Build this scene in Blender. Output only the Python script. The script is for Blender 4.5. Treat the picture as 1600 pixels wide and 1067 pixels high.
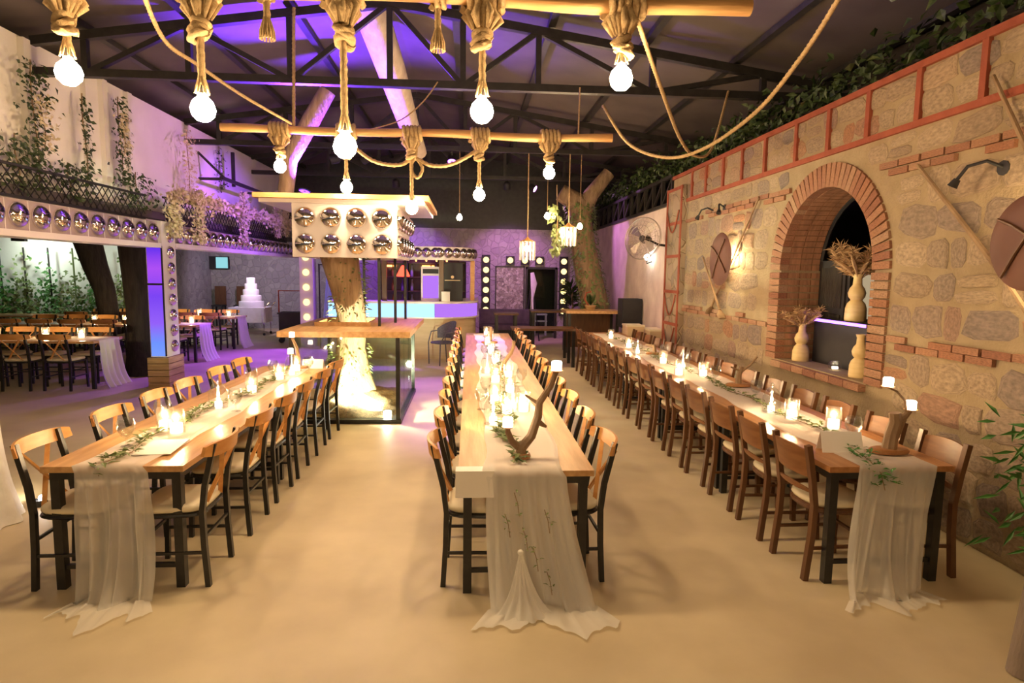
import bpy, math, random
from mathutils import Vector, Matrix, Euler
R = math.radians
PI = math.pi
rnd = random.Random(7)
for o in list(bpy.data.objects):
    bpy.data.objects.remove(o)
sc = bpy.context.scene
COL = sc.collection

# ------------------------------------------------------------------ camera
F, PITCH, YAW, ROLL, CH = 973.16, .1095, .0686, .0135, 1.8806
FW = Vector((math.sin(YAW)*math.cos(PITCH), math.cos(YAW)*math.cos(PITCH), -math.sin(PITCH)))
RI = Vector((math.cos(YAW), -math.sin(YAW), 0))
UP = RI.cross(FW)
RI, UP = RI*math.cos(ROLL)+UP*math.sin(ROLL), -RI*math.sin(ROLL)+UP*math.cos(ROLL)
cam_d = bpy.data.cameras.new('camera')
cam = bpy.data.objects.new('camera', cam_d)
COL.objects.link(cam)
cam_d.sensor_width = 36
cam_d.lens = 36*F/1600
cam_d.clip_start = .05
cam.matrix_world = Matrix(((RI.x, UP.x, -FW.x, 0), (RI.y, UP.y, -FW.y, 0), (RI.z, UP.z, -FW.z, CH), (0, 0, 0, 1)))
sc.camera = cam

def at(x, y, **k):
    """a photo pixel on a plane X=, Y= or Z= in metres"""
    d = FW+RI*((x-800)/F)-UP*((y-533.5)/F)
    if 'Y' in k: t = k['Y']/d.y
    elif 'X' in k: t = k['X']/d.x
    else: t = (k['Z']-CH)/d.z
    return Vector((d.x*t, d.y*t, CH+d.z*t))

# ------------------------------------------------------------------ world, exposure, light levels
w = bpy.data.worlds.new('night')
sc.world = w
w.use_nodes = True
w.node_tree.nodes['Background'].inputs[0].default_value = (.10, .085, .075, 1)
w.node_tree.nodes['Background'].inputs[1].default_value = .35
vs = sc.view_settings
vs.view_transform = 'Standard'
vs.look = 'None'
vs.gamma = 1
vs.use_curve_mapping = False
vs.exposure = 1.0
try:
    sc.cycles.use_light_tree = True
    sc.cycles.sample_clamp_indirect = 4
    sc.cycles.max_bounces = 7
    sc.cycles.transparent_max_bounces = 14
    sc.cycles.caustics_reflective = False
    sc.cycles.caustics_refractive = False
except Exception:
    pass
BULB_E = 138.0      # glowing glass of the rope pendants
FLAME_E = 620.0    # candle flames
LEDC_E = 12.0       # frosted candle cups
WARM = (1.0, .70, .38, 1)
FLAMEC = (1.0, .72, .40, 1)

# ------------------------------------------------------------------ materials
MATS = {}
def nodes_of(name):
    m = bpy.data.materials.new(name)
    m.use_nodes = True
    nt = m.node_tree
    return m, nt, nt.nodes['Principled BSDF']

def mat(name, c1, c2=None, scale=6.0, rough=.6, metal=0.0, bump=0.0, bscale=None, detail=4.0, stretch=None,
        rand=0.0, spec=None, coord='Object', lo=.35, hi=.65):
    m, nt, b = nodes_of(name)
    N, L = nt.nodes, nt.links
    b.inputs['Roughness'].default_value = rough
    b.inputs['Metallic'].default_value = metal
    if spec is not None:
        b.inputs['Specular IOR Level'].default_value = spec
    tc = N.new('ShaderNodeTexCoord')
    mp = N.new('ShaderNodeMapping')
    L.new(tc.outputs[coord], mp.inputs[0])
    if stretch:
        mp.inputs['Scale'].default_value = stretch
    if c2 is None:
        c2 = tuple(v*.85 for v in c1)
    nz = N.new('ShaderNodeTexNoise')
    nz.inputs['Scale'].default_value = scale
    nz.inputs['Detail'].default_value = detail
    L.new(mp.outputs[0], nz.inputs['Vector'])
    cr = N.new('ShaderNodeValToRGB')
    cr.color_ramp.elements[0].position = lo
    cr.color_ramp.elements[1].position = hi
    cr.color_ramp.elements[0].color = (*c1, 1)
    cr.color_ramp.elements[1].color = (*c2, 1)
    L.new(nz.outputs['Fac'], cr.inputs[0])
    out = cr.outputs[0]
    if rand:
        oi = N.new('ShaderNodeObjectInfo')
        hs = N.new('ShaderNodeHueSaturation')
        mr = N.new('ShaderNodeMapRange')
        mr.inputs['To Min'].default_value = 1-rand
        mr.inputs['To Max'].default_value = 1+rand
        L.new(oi.outputs['Random'], mr.inputs[0])
        L.new(mr.outputs[0], hs.inputs['Value'])
        L.new(out, hs.inputs['Color'])
        out = hs.outputs[0]
    L.new(out, b.inputs['Base Color'])
    if bump:
        bp = N.new('ShaderNodeBump')
        bp.inputs['Strength'].default_value = bump
        bp.inputs['Distance'].default_value = .02
        n2 = N.new('ShaderNodeTexNoise')
        n2.inputs['Scale'].default_value = bscale or scale*4
        n2.inputs['Detail'].default_value = 5
        L.new(mp.outputs[0], n2.inputs['Vector'])
        L.new(n2.outputs['Fac'], bp.inputs['Height'])
        L.new(bp.outputs[0], b.inputs['Normal'])
    MATS[name] = m
    return m

def stone_mat(name, cols, scale, mortar, width=.08, rough=.85):
    """far masonry: stones and joints from a voronoi"""
    m, nt, b = nodes_of(name)
    N, L = nt.nodes, nt.links
    b.inputs['Roughness'].default_value = rough
    tc = N.new('ShaderNodeTexCoord')
    nz = N.new('ShaderNodeTexNoise'); nz.inputs['Scale'].default_value = 3
    mx = N.new('ShaderNodeMix'); mx.data_type = 'VECTOR'; mx.inputs['Factor'].default_value = .12
    L.new(tc.outputs['Object'], nz.inputs['Vector'])
    L.new(tc.outputs['Object'], mx.inputs['A']); L.new(nz.outputs['Color'], mx.inputs['B'])
    v1 = N.new('ShaderNodeTexVoronoi'); v1.inputs['Scale'].default_value = scale
    v2 = N.new('ShaderNodeTexVoronoi'); v2.feature = 'DISTANCE_TO_EDGE'; v2.inputs['Scale'].default_value = scale
    L.new(mx.outputs['Result'], v1.inputs['Vector']) if False else L.new(mx.outputs[1], v1.inputs['Vector'])
    L.new(mx.outputs[1], v2.inputs['Vector'])
    sp = N.new('ShaderNodeSeparateColor'); L.new(v1.outputs['Color'], sp.inputs[0])
    cr = N.new('ShaderNodeValToRGB')
    while len(cr.color_ramp.elements) < len(cols):
        cr.color_ramp.elements.new(.5)
    for i, c in enumerate(cols):
        cr.color_ramp.elements[i].position = i/(len(cols)-1)
        cr.color_ramp.elements[i].color = (*c, 1)
    L.new(sp.outputs[0], cr.inputs[0])
    st = N.new('ShaderNodeMapRange'); st.inputs['From Max'].default_value = width
    L.new(v2.outputs['Distance'], st.inputs[0])
    mc = N.new('ShaderNodeMix'); mc.data_type = 'RGBA'
    mc.inputs['A'].default_value = (*mortar, 1) if False else mc.inputs['A'].default_value
    ins = [s for s in mc.inputs if s.type == 'RGBA']
    ins[0].default_value = (*mortar, 1)
    L.new(cr.outputs[0], ins[1]); L.new(st.outputs[0], mc.inputs[0])
    outc = [s for s in mc.outputs if s.type == 'RGBA'][0]
    L.new(outc, b.inputs['Base Color'])
    bp = N.new('ShaderNodeBump'); bp.inputs['Strength'].default_value = .6; bp.inputs['Distance'].default_value = .04
    L.new(st.outputs[0], bp.inputs['Height']); L.new(bp.outputs[0], b.inputs['Normal'])
    return m

def ramp_rand(name, cols, rough=.8, bump=.5, scale=9):
    """colour picked per piece, with fine mottling"""
    m, nt, b = nodes_of(name)
    N, L = nt.nodes, nt.links
    b.inputs['Roughness'].default_value = rough
    oi = N.new('ShaderNodeObjectInfo')
    cr = N.new('ShaderNodeValToRGB')
    while len(cr.color_ramp.elements) < len(cols):
        cr.color_ramp.elements.new(.5)
    for i, c in enumerate(cols):
        cr.color_ramp.elements[i].position = i/(len(cols)-1)
        cr.color_ramp.elements[i].color = (*c, 1)
    L.new(oi.outputs['Random'], cr.inputs[0])
    tc = N.new('ShaderNodeTexCoord')
    nz = N.new('ShaderNodeTexNoise'); nz.inputs['Scale'].default_value = scale; nz.inputs['Detail'].default_value = 6
    va = N.new('ShaderNodeVectorMath'); va.operation = 'ADD'
    L.new(tc.outputs['Generated'], va.inputs[0]); L.new(oi.outputs['Location'], va.inputs[1])
    L.new(va.outputs[0], nz.inputs['Vector'])
    hs = N.new('ShaderNodeHueSaturation')
    mr = N.new('ShaderNodeMapRange'); mr.inputs['From Min'].default_value = .3; mr.inputs['From Max'].default_value = .7
    mr.inputs['To Min'].default_value = .68; mr.inputs['To Max'].default_value = 1.25
    L.new(nz.outputs['Fac'], mr.inputs[0]); L.new(mr.outputs[0], hs.inputs['Value'])
    L.new(cr.outputs[0], hs.inputs['Color']); L.new(hs.outputs[0], b.inputs['Base Color'])
    bp = N.new('ShaderNodeBump'); bp.inputs['Strength'].default_value = bump; bp.inputs['Distance'].default_value = .015
    L.new(nz.outputs['Fac'], bp.inputs['Height']); L.new(bp.outputs[0], b.inputs['Normal'])
    return m

def emis(name, col, s):
    m = bpy.data.materials.new(name)
    m.use_nodes = True
    nt = m.node_tree
    nt.nodes.clear()
    e = nt.nodes.new('ShaderNodeEmission')
    o = nt.nodes.new('ShaderNodeOutputMaterial')
    e.inputs[0].default_value = col if len(col) == 4 else (*col, 1)
    e.inputs[1].default_value = s
    nt.links.new(e.outputs[0], o.inputs[0])
    return m

def sheer(name, col, opac, trans=.45):
    """woven net cloth: part of each thread gap lets light straight through"""
    m = bpy.data.materials.new(name)
    m.use_nodes = True
    nt = m.node_tree
    N, L = nt.nodes, nt.links
    N.clear()
    o = N.new('ShaderNodeOutputMaterial')
    d = N.new('ShaderNodeBsdfDiffuse'); d.inputs[0].default_value = (*col, 1)
    t = N.new('ShaderNodeBsdfTranslucent'); t.inputs[0].default_value = (*col, 1)
    a = N.new('ShaderNodeMixShader'); a.inputs[0].default_value = trans
    L.new(d.outputs[0], a.inputs[1]); L.new(t.outputs[0], a.inputs[2])
    tr = N.new('ShaderNodeBsdfTransparent')
    b = N.new('ShaderNodeMixShader')
    lw = N.new('ShaderNodeLayerWeight'); lw.inputs[0].default_value = .35
    mr = N.new('ShaderNodeMapRange')
    mr.inputs['To Min'].default_value = opac; mr.inputs['To Max'].default_value = min(1, opac+.4)
    L.new(lw.outputs['Facing'], mr.inputs[0]); L.new(mr.outputs[0], b.inputs[0])
    L.new(tr.outputs[0], b.inputs[1]); L.new(a.outputs[0], b.inputs[2])
    L.new(b.outputs[0], o.inputs[0])
    return m

def glassy(name, tint=(.95, .97, .96), refl=.10, rough=.03):
    m = bpy.data.materials.new(name)
    m.use_nodes = True
    nt = m.node_tree
    N, L = nt.nodes, nt.links
    N.clear()
    o = N.new('ShaderNodeOutputMaterial')
    tr = N.new('ShaderNodeBsdfTransparent'); tr.inputs[0].default_value = (*tint, 1)
    g = N.new('ShaderNodeBsdfGlossy'); g.inputs['Roughness'].default_value = rough
    lw = N.new('ShaderNodeLayerWeight'); lw.inputs[0].default_value = .25
    mr = N.new('ShaderNodeMapRange'); mr.inputs['To Min'].default_value = refl*.5; mr.inputs['To Max'].default_value = min(.9, refl*5)
    mx = N.new('ShaderNodeMixShader')
    L.new(lw.outputs['Facing'], mr.inputs[0]); L.new(mr.outputs[0], mx.inputs[0])
    L.new(tr.outputs[0], mx.inputs[1]); L.new(g.outputs[0], mx.inputs[2]); L.new(mx.outputs[0], o.inputs[0])
    return m

M = {}
M['floor'] = mat('polished concrete', (.56, .455, .285), (.76, .64, .42), scale=1.3, rough=.48, bump=.08, bscale=9, detail=8, lo=.3, hi=.72)
M['mortar'] = mat('lime mortar', (.31, .23, .135), (.37, .28, .17), scale=5, rough=.9, bump=.5, bscale=40)
M['stone'] = ramp_rand('rubble stone', [(.35, .255, .16), (.22, .165, .13), (.33, .24, .155), (.28, .20, .13), (.39, .29, .19), (.30, .215, .14), (.21, .16, .135), (.34, .25, .165), (.37, .275, .18), (.33, .16, .085), (.25, .185, .15), (.32, .235, .155)])
M['brick'] = ramp_rand('red brick', [(.30, .125, .065), (.36, .185, .105), (.26, .105, .06), (.38, .23, .14), (.32, .14, .075)])
M['redpaint'] = mat('red oxide stripe', (.27, .058, .028), (.33, .08, .04), scale=8, rough=.8, bump=.3, bscale=50)
M['render'] = mat('old pink plaster', (.58, .46, .42), (.70, .58, .52), scale=3, rough=.9, bump=.5, bscale=14, detail=7)
M['panelstone'] = stone_mat('pale rubble panel', [(.32, .23, .15), (.22, .16, .12), (.38, .28, .19), (.28, .20, .135), (.36, .25, .18)], 4.5, (.36, .27, .17), .05)
M['backstone'] = stone_mat('far stone wall', [(.40, .35, .35), (.47, .42, .41), (.36, .31, .32), (.50, .45, .43)], 6.5, (.50, .45, .44))
M['greystone'] = stone_mat('grey stone wall', [(.30, .28, .28), (.37, .35, .34), (.27, .25, .26), (.40, .38, .37)], 6, (.40, .38, .37))
M['white'] = mat('white wall paint', (.80, .76, .70), (.86, .82, .77), scale=2, rough=.85, bump=.15, bscale=20)
M['ceil'] = mat('dark roof sheet', (.085, .069, .064), (.12, .098, .09), scale=1.5, rough=.6)
M['steel'] = mat('black painted steel', (.018, .016, .015), (.03, .027, .025), scale=10, rough=.45)
M['blackmetal'] = mat('black powder coat', (.012, .011, .010), (.02, .018, .016), scale=20, rough=.35)
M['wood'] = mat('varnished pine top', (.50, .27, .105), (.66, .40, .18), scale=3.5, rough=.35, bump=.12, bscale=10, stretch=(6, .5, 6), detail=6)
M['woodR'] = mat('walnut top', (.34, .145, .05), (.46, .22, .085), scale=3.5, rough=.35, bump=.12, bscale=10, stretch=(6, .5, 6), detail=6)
M['rail'] = mat('orange bent wood', (.60, .27, .075), (.70, .36, .115), scale=5, rough=.35, stretch=(1, 5, 5))
M['brown'] = mat('brown stained wood', (.095, .038, .015), (.14, .060, .023), scale=5, rough=.4, stretch=(4, 4, .7))
M['brownp'] = mat('brown plywood back', (.19, .076, .027), (.26, .115, .043), scale=5, rough=.42, stretch=(1, 4, 5))
M['cream'] = mat('cream vinyl', (.74, .64, .44), (.80, .71, .52), scale=4, rough=.5)
M['beam'] = mat('peeled pole', (.52, .27, .09), (.68, .40, .16), scale=3, rough=.6, bump=.3, bscale=9, stretch=(.5, 5, 5), detail=6)
M['rope'] = mat('jute rope', (.46, .31, .15), (.60, .43, .22), scale=40, rough=.9, bump=.5, bscale=160)
M['tulle'] = sheer('white tulle', (.97, .95, .90), .62, .42)
M['tulle2'] = sheer('white tulle layered', (.97, .95, .90), .82, .38)
M['linen'] = mat('white linen', (.82, .78, .72), (.88, .85, .80), scale=12, rough=.9, bump=.1, bscale=60)
M['paper'] = mat('white card', (.86, .82, .76), (.90, .87, .82), scale=4, rough=.8)
M['glass'] = glassy('clear glass')
M['pane'] = glassy('greenish plate glass', (.86, .93, .88), .07)
M['wax'] = emis('glowing candle wax', (1, .80, .52, 1), 3.0)  # emission stands in for flame light glowing through the wax
M['paleglass'] = glassy('frosted candle glass', (.98, .95, .90), .10, .25)
M['flame'] = emis('candle flame', FLAMEC, FLAME_E)
M['ledcup'] = emis('lit frosted candle cup', (1, .86, .66, 1), LEDC_E)
M['bulb'] = emis('lit bulb glass', WARM, BULB_E)
M['drift'] = mat('driftwood', (.22, .135, .075), (.34, .225, .13), scale=8, rough=.8, bump=.6, bscale=30, stretch=(1, 1, .4))
M['bark'] = mat('tree bark', (.23, .15, .085), (.36, .25, .15), scale=5, rough=.9, bump=1, bscale=14, stretch=(3, 3, .6))
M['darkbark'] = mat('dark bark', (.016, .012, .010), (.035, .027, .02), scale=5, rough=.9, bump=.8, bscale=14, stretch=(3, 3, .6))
M['palebark'] = mat('pale bark', (.55, .46, .36), (.66, .57, .46), scale=4, rough=.9, bump=.5, bscale=14, stretch=(3, 3, .6))
M['leaf'] = mat('ivy leaf', (.022, .046, .012), (.055, .085, .024), scale=9, rough=.5)
M['leafy'] = mat('eucalyptus leaf', (.13, .18, .06), (.22, .27, .10), scale=9, rough=.55)
M['leafr'] = mat('bright green leaf', (.045, .16, .03), (.09, .24, .05), scale=9, rough=.5)
M['blossom'] = mat('cream silk blossom', (.62, .52, .32), (.74, .65, .44), scale=15, rough=.9)
M['pampas'] = mat('dried pampas', (.42, .26, .13), (.56, .37, .20), scale=12, rough=.95)
M['chrome'] = mat('chrome', (.86, .82, .80), (.88, .85, .83), scale=2, rough=.06, metal=1)
M['panel'] = mat('glossy pink white panel', (.74, .66, .66), (.78, .70, .70), scale=3, rough=.3)
M['fascia'] = mat('glossy dusky pink panel', (.40, .31, .32), (.46, .36, .37), scale=3, rough=.2)  # darker copy of the panel; the paler one holds overexposure in its colour
M['shield'] = mat('stretched hide', (.115, .042, .027), (.155, .060, .038), scale=3, rough=.6)
M['ceramic'] = mat('turned pale wood vase', (.70, .52, .24), (.78, .60, .31), scale=5, rough=.5, stretch=(1, 1, 6))
M['crate'] = mat('weathered crate wood', (.34, .20, .08), (.50, .32, .15), scale=4, rough=.7, bump=.3, bscale=12, stretch=(.7, .7, 6))
M['barwood'] = mat('pale ply bar front', (.62, .46, .28), (.72, .56, .36), scale=3, rough=.6, stretch=(.6, .6, 4))
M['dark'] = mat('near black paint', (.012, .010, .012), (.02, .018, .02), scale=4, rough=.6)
M['speaker'] = mat('speaker grille', (.012, .012, .014), (.022, .022, .025), scale=60, rough=.7)
M['cake'] = mat('white icing', (.84, .80, .78), (.88, .85, .83), scale=6, rough=.6)
M['bluepanel'] = emis('blue lit bar front', (.26, .50, 1.0, 1), 1.15)
M['violetpanel'] = emis('violet lit bar top', (.50, .20, .95, 1), .5)
M['spotbulb'] = emis('warm marquee bulb', (1, .74, .26, 1), 1.3)
M['whitelamp'] = emis('white lamp', (1, .95, .85, 1), 26)
M['redlamp'] = emis('red bar lamp', (1, .06, .03, 1), 2.2)
M['orangelamp'] = emis('amber shelf light', (1, .45, .10, 1), 2.5)
M['violetled'] = emis('violet led strip', (.25, .08, 1, 1), 5)
M['tv'] = emis('pale teal screen', (.22, .50, .55, 1), .7)
M['litwindow'] = emis('lit window', (1, .78, .48, 1), .22)
M['booth'] = sheer('pale blue drape', (.55, .72, .95), .92, .3)
M['wicker'] = mat('grey blue wicker', (.10, .09, .13), (.16, .14, .19), scale=30, rough=.7, bump=.5, bscale=90)
M['fancage'] = mat('fan steel', (.36, .28, .24), (.44, .36, .31), scale=5, rough=.4, metal=.6)
M['mosaic'] = stone_mat('mirror mosaic', [(.30, .24, .20), (.62, .56, .50), (.22, .18, .17), (.50, .42, .36)], 16, (.25, .2, .18), .04, .25)
M['greywood'] = mat('grey trunk', (.24, .185, .15), (.34, .27, .22), scale=4, rough=.9, bump=.6, bscale=20, stretch=(3, 3, .5))
M['gold'] = mat('gold print', (.75, .60, .30), (.80, .66, .36), scale=3, rough=.4)
M['violetcloth'] = mat('dark violet cushion', (.10, .06, .14), (.15, .09, .20), scale=6, rough=.9)
M['soil'] = mat('bark mulch', (.10, .06, .03), (.24, .15, .07), scale=25, rough=1, bump=1, bscale=60)

def led_post_mat():
    m = bpy.data.materials.new('blue violet light box')
    m.use_nodes = True
    nt = m.node_tree
    N, L = nt.nodes, nt.links
    N.clear()
    o = N.new('ShaderNodeOutputMaterial'); e = N.new('ShaderNodeEmission')
    tc = N.new('ShaderNodeTexCoord'); sx = N.new('ShaderNodeSeparateXYZ'); cr = N.new('ShaderNodeValToRGB')
    L.new(tc.outputs['Generated'], sx.inputs[0]); L.new(sx.outputs['Z'], cr.inputs[0])
    E = cr.color_ramp.elements
    E[0].position = 0; E[0].color = (.20, .35, 1, 1)
    E[1].position = 1; E[1].color = (.10, .03, .85, 1)
    for p, c in ((.12, (.16, .30, 1, 1)), (.30, (.30, .12, .95, 1)), (.55, (.20, .06, .9, 1)), (.8, (.42, .08, .9, 1))):
        n = E.new(p); n.color = c
    L.new(cr.outputs[0], e.inputs[0]); e.inputs[1].default_value = .5
    L.new(e.outputs[0], o.inputs[0])
    return m
M['ledpost'] = led_post_mat()

# ------------------------------------------------------------------ mesh builder
class MB:
    def __init__(s): s.v = []; s.f = []
    def add(s, vs_, fs):
        b = len(s.v)
        s.v += [tuple(p) for p in vs_]
        s.f += [tuple(i+b for i in q) for q in fs]
        return s
    def box(s, c, d, rot=None):
        x, y, z = d[0]/2, d[1]/2, d[2]/2
        P = [Vector(p) for p in ((-x,-y,-z),(x,-y,-z),(x,y,-z),(-x,y,-z),(-x,-y,z),(x,-y,z),(x,y,z),(-x,y,z))]
        if rot is not None:
            P = [rot @ p for p in P]
        C = Vector(c)
        return s.add([p+C for p in P], [(0,3,2,1),(4,5,6,7),(0,1,5,4),(1,2,6,5),(2,3,7,6),(3,0,4,7)])
    def bx(s, x0, x1, y0, y1, z0, z1):
        return s.box(((x0+x1)/2, (y0+y1)/2, (z0+z1)/2), (abs(x1-x0), abs(y1-y0), abs(z1-z0)))
    def frame(s, path):
        P = [Vector(p) for p in path]
        T = []
        for i in range(len(P)):
            a = P[max(0, i-1)]; b = P[min(len(P)-1, i+1)]
            t = (b-a)
            T.append(t.normalized() if t.length > 1e-9 else Vector((0, 0, 1)))
        up = Vector((0, 0, 1)) if abs(T[0].z) < .9 else Vector((0, 1, 0))
        n = (up-T[0]*up.dot(T[0])).normalized()
        fr = []
        for t in T:
            n = (n-t*n.dot(t))
            n = n.normalized() if n.length > 1e-6 else t.orthogonal().normalized()
            fr.append((n, t.cross(n)))
        return P, fr
    def tube(s, path, r, n=8, ph=0.0, sx=1.0, sy=1.0, caps=True, strands=0, twist=0.0, closed=False):
        P, fr = s.frame(path)
        rs = r if isinstance(r, (list, tuple)) else [r]*len(P)
        vs_, fs = [], []
        L = 0
        for i, p in enumerate(P):
            if i: L += (p-P[i-1]).length
            a, b = fr[i]
            for k in range(n):
                th = 2*PI*k/n+ph
                rr = rs[i]
                if strands:
                    rr *= 1+.20*math.cos(strands*(th-twist*L))
                vs_.append(p+a*(rr*sx*math.cos(th))+b*(rr*sy*math.sin(th)))
        m = len(P)
        for i in range(m-1 if not closed else m):
            j = (i+1) % m
            for k in range(n):
                k2 = (k+1) % n
                fs.append((i*n+k, i*n+k2, j*n+k2, j*n+k))
        if caps and not closed:
            fs.append(tuple(range(n-1, -1, -1)))
            fs.append(tuple((m-1)*n+k for k in range(n)))
        return s.add(vs_, fs)
    def bar(s, path, w_, h_=None):
        """square section bar"""
        h_ = h_ or w_
        q = math.sqrt(2)/2
        return s.tube(path, 1.0, n=4, ph=PI/4, sx=w_*q, sy=h_*q)
    def lathe(s, prof, n=16, c=(0, 0, 0), axis=None):
        vs_, fs = [], []
        C = Vector(c)
        q = Vector((0, 0, 1)).rotation_difference(Vector(axis)) if axis is not None else None
        for r_, z in prof:
            for k in range(n):
                th = 2*PI*k/n
                p = Vector((r_*math.cos(th), r_*math.sin(th), z))
                if q: p = q @ p
                vs_.append(p+C)
        m = len(prof)
        for i in range(m-1):
            for k in range(n):
                k2 = (k+1) % n
                fs.append((i*n+k, i*n+k2, (i+1)*n+k2, (i+1)*n+k))
        if prof[0][0] > 1e-5: fs.append(tuple(range(n-1, -1, -1)))
        if prof[-1][0] > 1e-5: fs.append(tuple((m-1)*n+k for k in range(n)))
        return s.add(vs_, fs)
    def ball(s, c, r, n=12, m=8, sz=1.0):
        return s.lathe([(max(1e-6, r*math.sin(PI*i/m)), -r*sz*math.cos(PI*i/m)) for i in range(m+1)], n, c)
    def prism(s, poly, z0, z1):
        n = len(poly)
        vs_ = [(x, y, z0) for x, y in poly]+[(x, y, z1) for x, y in poly]
        fs = [tuple(range(n-1, -1, -1)), tuple(range(n, 2*n))]+[(i, (i+1) % n, (i+1) % n+n, i+n) for i in range(n)]
        return s.add(vs_, fs)
    def pad(s, w_, d_, z0, z1, e=4.0, n=24, c=(0, 0), taper=0.0):
        rings = [(.95, z0), (1, z0+.35*(z1-z0)), (.985, z0+.7*(z1-z0)), (.90, z1-.04*(z1-z0)), (.55, z1)]
        vs_, fs = [], []
        for sc_, z in rings:
            for k in range(n):
                t = 2*PI*k/n
                cx = math.copysign(abs(math.cos(t))**(2/e), math.cos(t)); cy = math.copysign(abs(math.sin(t))**(2/e), math.sin(t))
                x = cx*w_/2*sc_; y = cy*d_/2*sc_
                x *= 1+taper*y/d_
                vs_.append((x+c[0], y+c[1], z))
        for i in range(len(rings)-1):
            for k in range(n):
                k2 = (k+1) % n
                fs.append((i*n+k, i*n+k2, (i+1)*n+k2, (i+1)*n+k))
        fs.append(tuple(range(n-1, -1, -1))); fs.append(tuple((len(rings)-1)*n+k for k in range(n)))
        return s.add(vs_, fs)
    def grid(s, fn, nu, nv):
        vs_ = [fn(i/nu, j/nv) for j in range(nv+1) for i in range(nu+1)]
        fs = [(j*(nu+1)+i, j*(nu+1)+i+1, (j+1)*(nu+1)+i+1, (j+1)*(nu+1)+i) for j in range(nv) for i in range(nu)]
        return s.add(vs_, fs)
    def leaf(s, p, d, nrm, L, W):
        d = Vector(d).normalized(); nrm = Vector(nrm)
        sd = d.cross(nrm)
        sd = sd.normalized() if sd.length > 1e-5 else d.orthogonal().normalized()
        n2 = sd.cross(d)
        P = Vector(p)
        return s.add([P, P+d*L*.45+sd*W*.5+n2*L*.08, P+d*L+n2*-.12*L, P+d*L*.45-sd*W*.5+n2*L*.08, P+d*L*.5], [(0, 1, 4), (1, 2, 4), (2, 3, 4), (3, 0, 4)])
    def mesh(s, name, material, smooth=False, angle=40):
        me = bpy.data.meshes.new(name)
        me.from_pydata(s.v, [], s.f)
        me.materials.append(material)
        if smooth:
            me.polygons.foreach_set('use_smooth', [True]*len(me.polygons))
            try: me.set_sharp_from_angle(angle=R(angle))
            except Exception: pass
        me.update()
        return me
    def build(s, name, material, parent=None, smooth=False, angle=40, loc=None):
        o = bpy.data.objects.new(name, s.mesh(name, material, smooth, angle))
        COL.objects.link(o)
        if parent is not None: o.parent = parent
        if loc is not None: o.location = loc
        return o

def put(name, me, parent=None, loc=(0, 0, 0), rot=(0, 0, 0), scale=(1, 1, 1)):
    o = bpy.data.objects.new(name, me)
    COL.objects.link(o)
    o.parent = parent
    o.location = loc
    o.rotation_euler = rot
    o.scale = scale
    return o
def tag(o, label, cat, group=None, kind=None):
    o['label'] = label; o['category'] = cat
    if group: o['group'] = group
    if kind: o['kind'] = kind
    return o
def thing(name, label, cat, loc=(0, 0, 0), rz=0.0, group=None):
    o = bpy.data.objects.new(name, None)
    COL.objects.link(o)
    o.empty_display_size = .1
    o.location = loc; o.rotation_euler = (0, 0, rz)
    return tag(o, label, cat, group)
def struct(o, label=None):
    o['kind'] = 'structure'
    if label: o['label'] = label
    return o
def stuff(o):
    o['kind'] = 'stuff'
    return o
KIDS = {}
def copy_tree(o, loc, rz, label, parent=None):
    c = o.copy()
    COL.objects.link(c)
    if parent is None:
        c.location = loc; c.rotation_euler = (0, 0, rz); c['label'] = label
    else:
        c.parent = parent
    if o.name not in KIDS: KIDS[o.name] = list(o.children)
    for ch in KIDS[o.name]:
        copy_tree(ch, None, 0, None, c)
    return c
ORD = ['first', 'second', 'third', 'fourth', 'fifth', 'sixth', 'seventh', 'eighth', 'ninth', 'tenth', 'eleventh', 'twelfth', 'thirteenth', 'fourteenth', 'fifteenth', 'sixteenth']
def lamp_light(name, parent, loc, energy, col, radius=.05, kind='POINT', direction=None, angle=60, blend=.5):
    d = bpy.data.lights.new(name, kind)
    d.energy = energy; d.color = col[:3]; d.shadow_soft_size = radius
    if kind == 'SPOT':
        d.spot_size = R(angle); d.spot_blend = blend
    o = bpy.data.objects.new(name, d)
    COL.objects.link(o)
    o.parent = parent
    o.location = loc
    if direction is not None:
        o.rotation_euler = Vector(direction).to_track_quat('-Z', 'Y').to_euler()
    return o

# ================================================================== structure
struct(MB().bx(-15, 7, -6, 23, -.12, 0).build('floor', M['floor']))

# ---- right wall with arch
WX, AY, AR, SPR, SILL, WTOP = 3.55, 6.11, .83, 1.95, .93, 3.57
mb = MB()
mb.bx(WX, WX+.5, -4, AY-AR, 0, WTOP)
mb.bx(WX, WX+.5, AY+AR, 10.9, 0, WTOP)
mb.bx(WX, WX+.5, AY-AR, AY+AR, 0, SILL)
NA = 24
for i in range(NA):
    a0, a1 = PI*i/NA, PI*(i+1)/NA
    y0, z0 = AY-AR*math.cos(a0), SPR+AR*math.sin(a0)
    y1, z1 = AY-AR*math.cos(a1), SPR+AR*math.sin(a1)
    X0, X1 = WX, WX+.5
    mb.add([(X0,y0,z0),(X0,y1,z1),(X0,y1,WTOP),(X0,y0,WTOP),(X1,y0,z0),(X1,y1,z1),(X1,y1,WTOP),(X1,y0,WTOP)],
           [(0,3,2,1),(4,5,6,7),(0,1,5,4),(3,7,6,2)])
wall_right = struct(mb.build('wall_right', M['mortar']), 'rubble stone wall with brick bands, arched window and red painted frieze')

def in_arch(y, z, pad):
    if abs(y-AY) > AR+pad: return False
    if z < SILL-.10-pad: return False
    if z < SPR: return True
    return (y-AY)**2+(z-SPR)**2 < (AR+pad)**2

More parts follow.
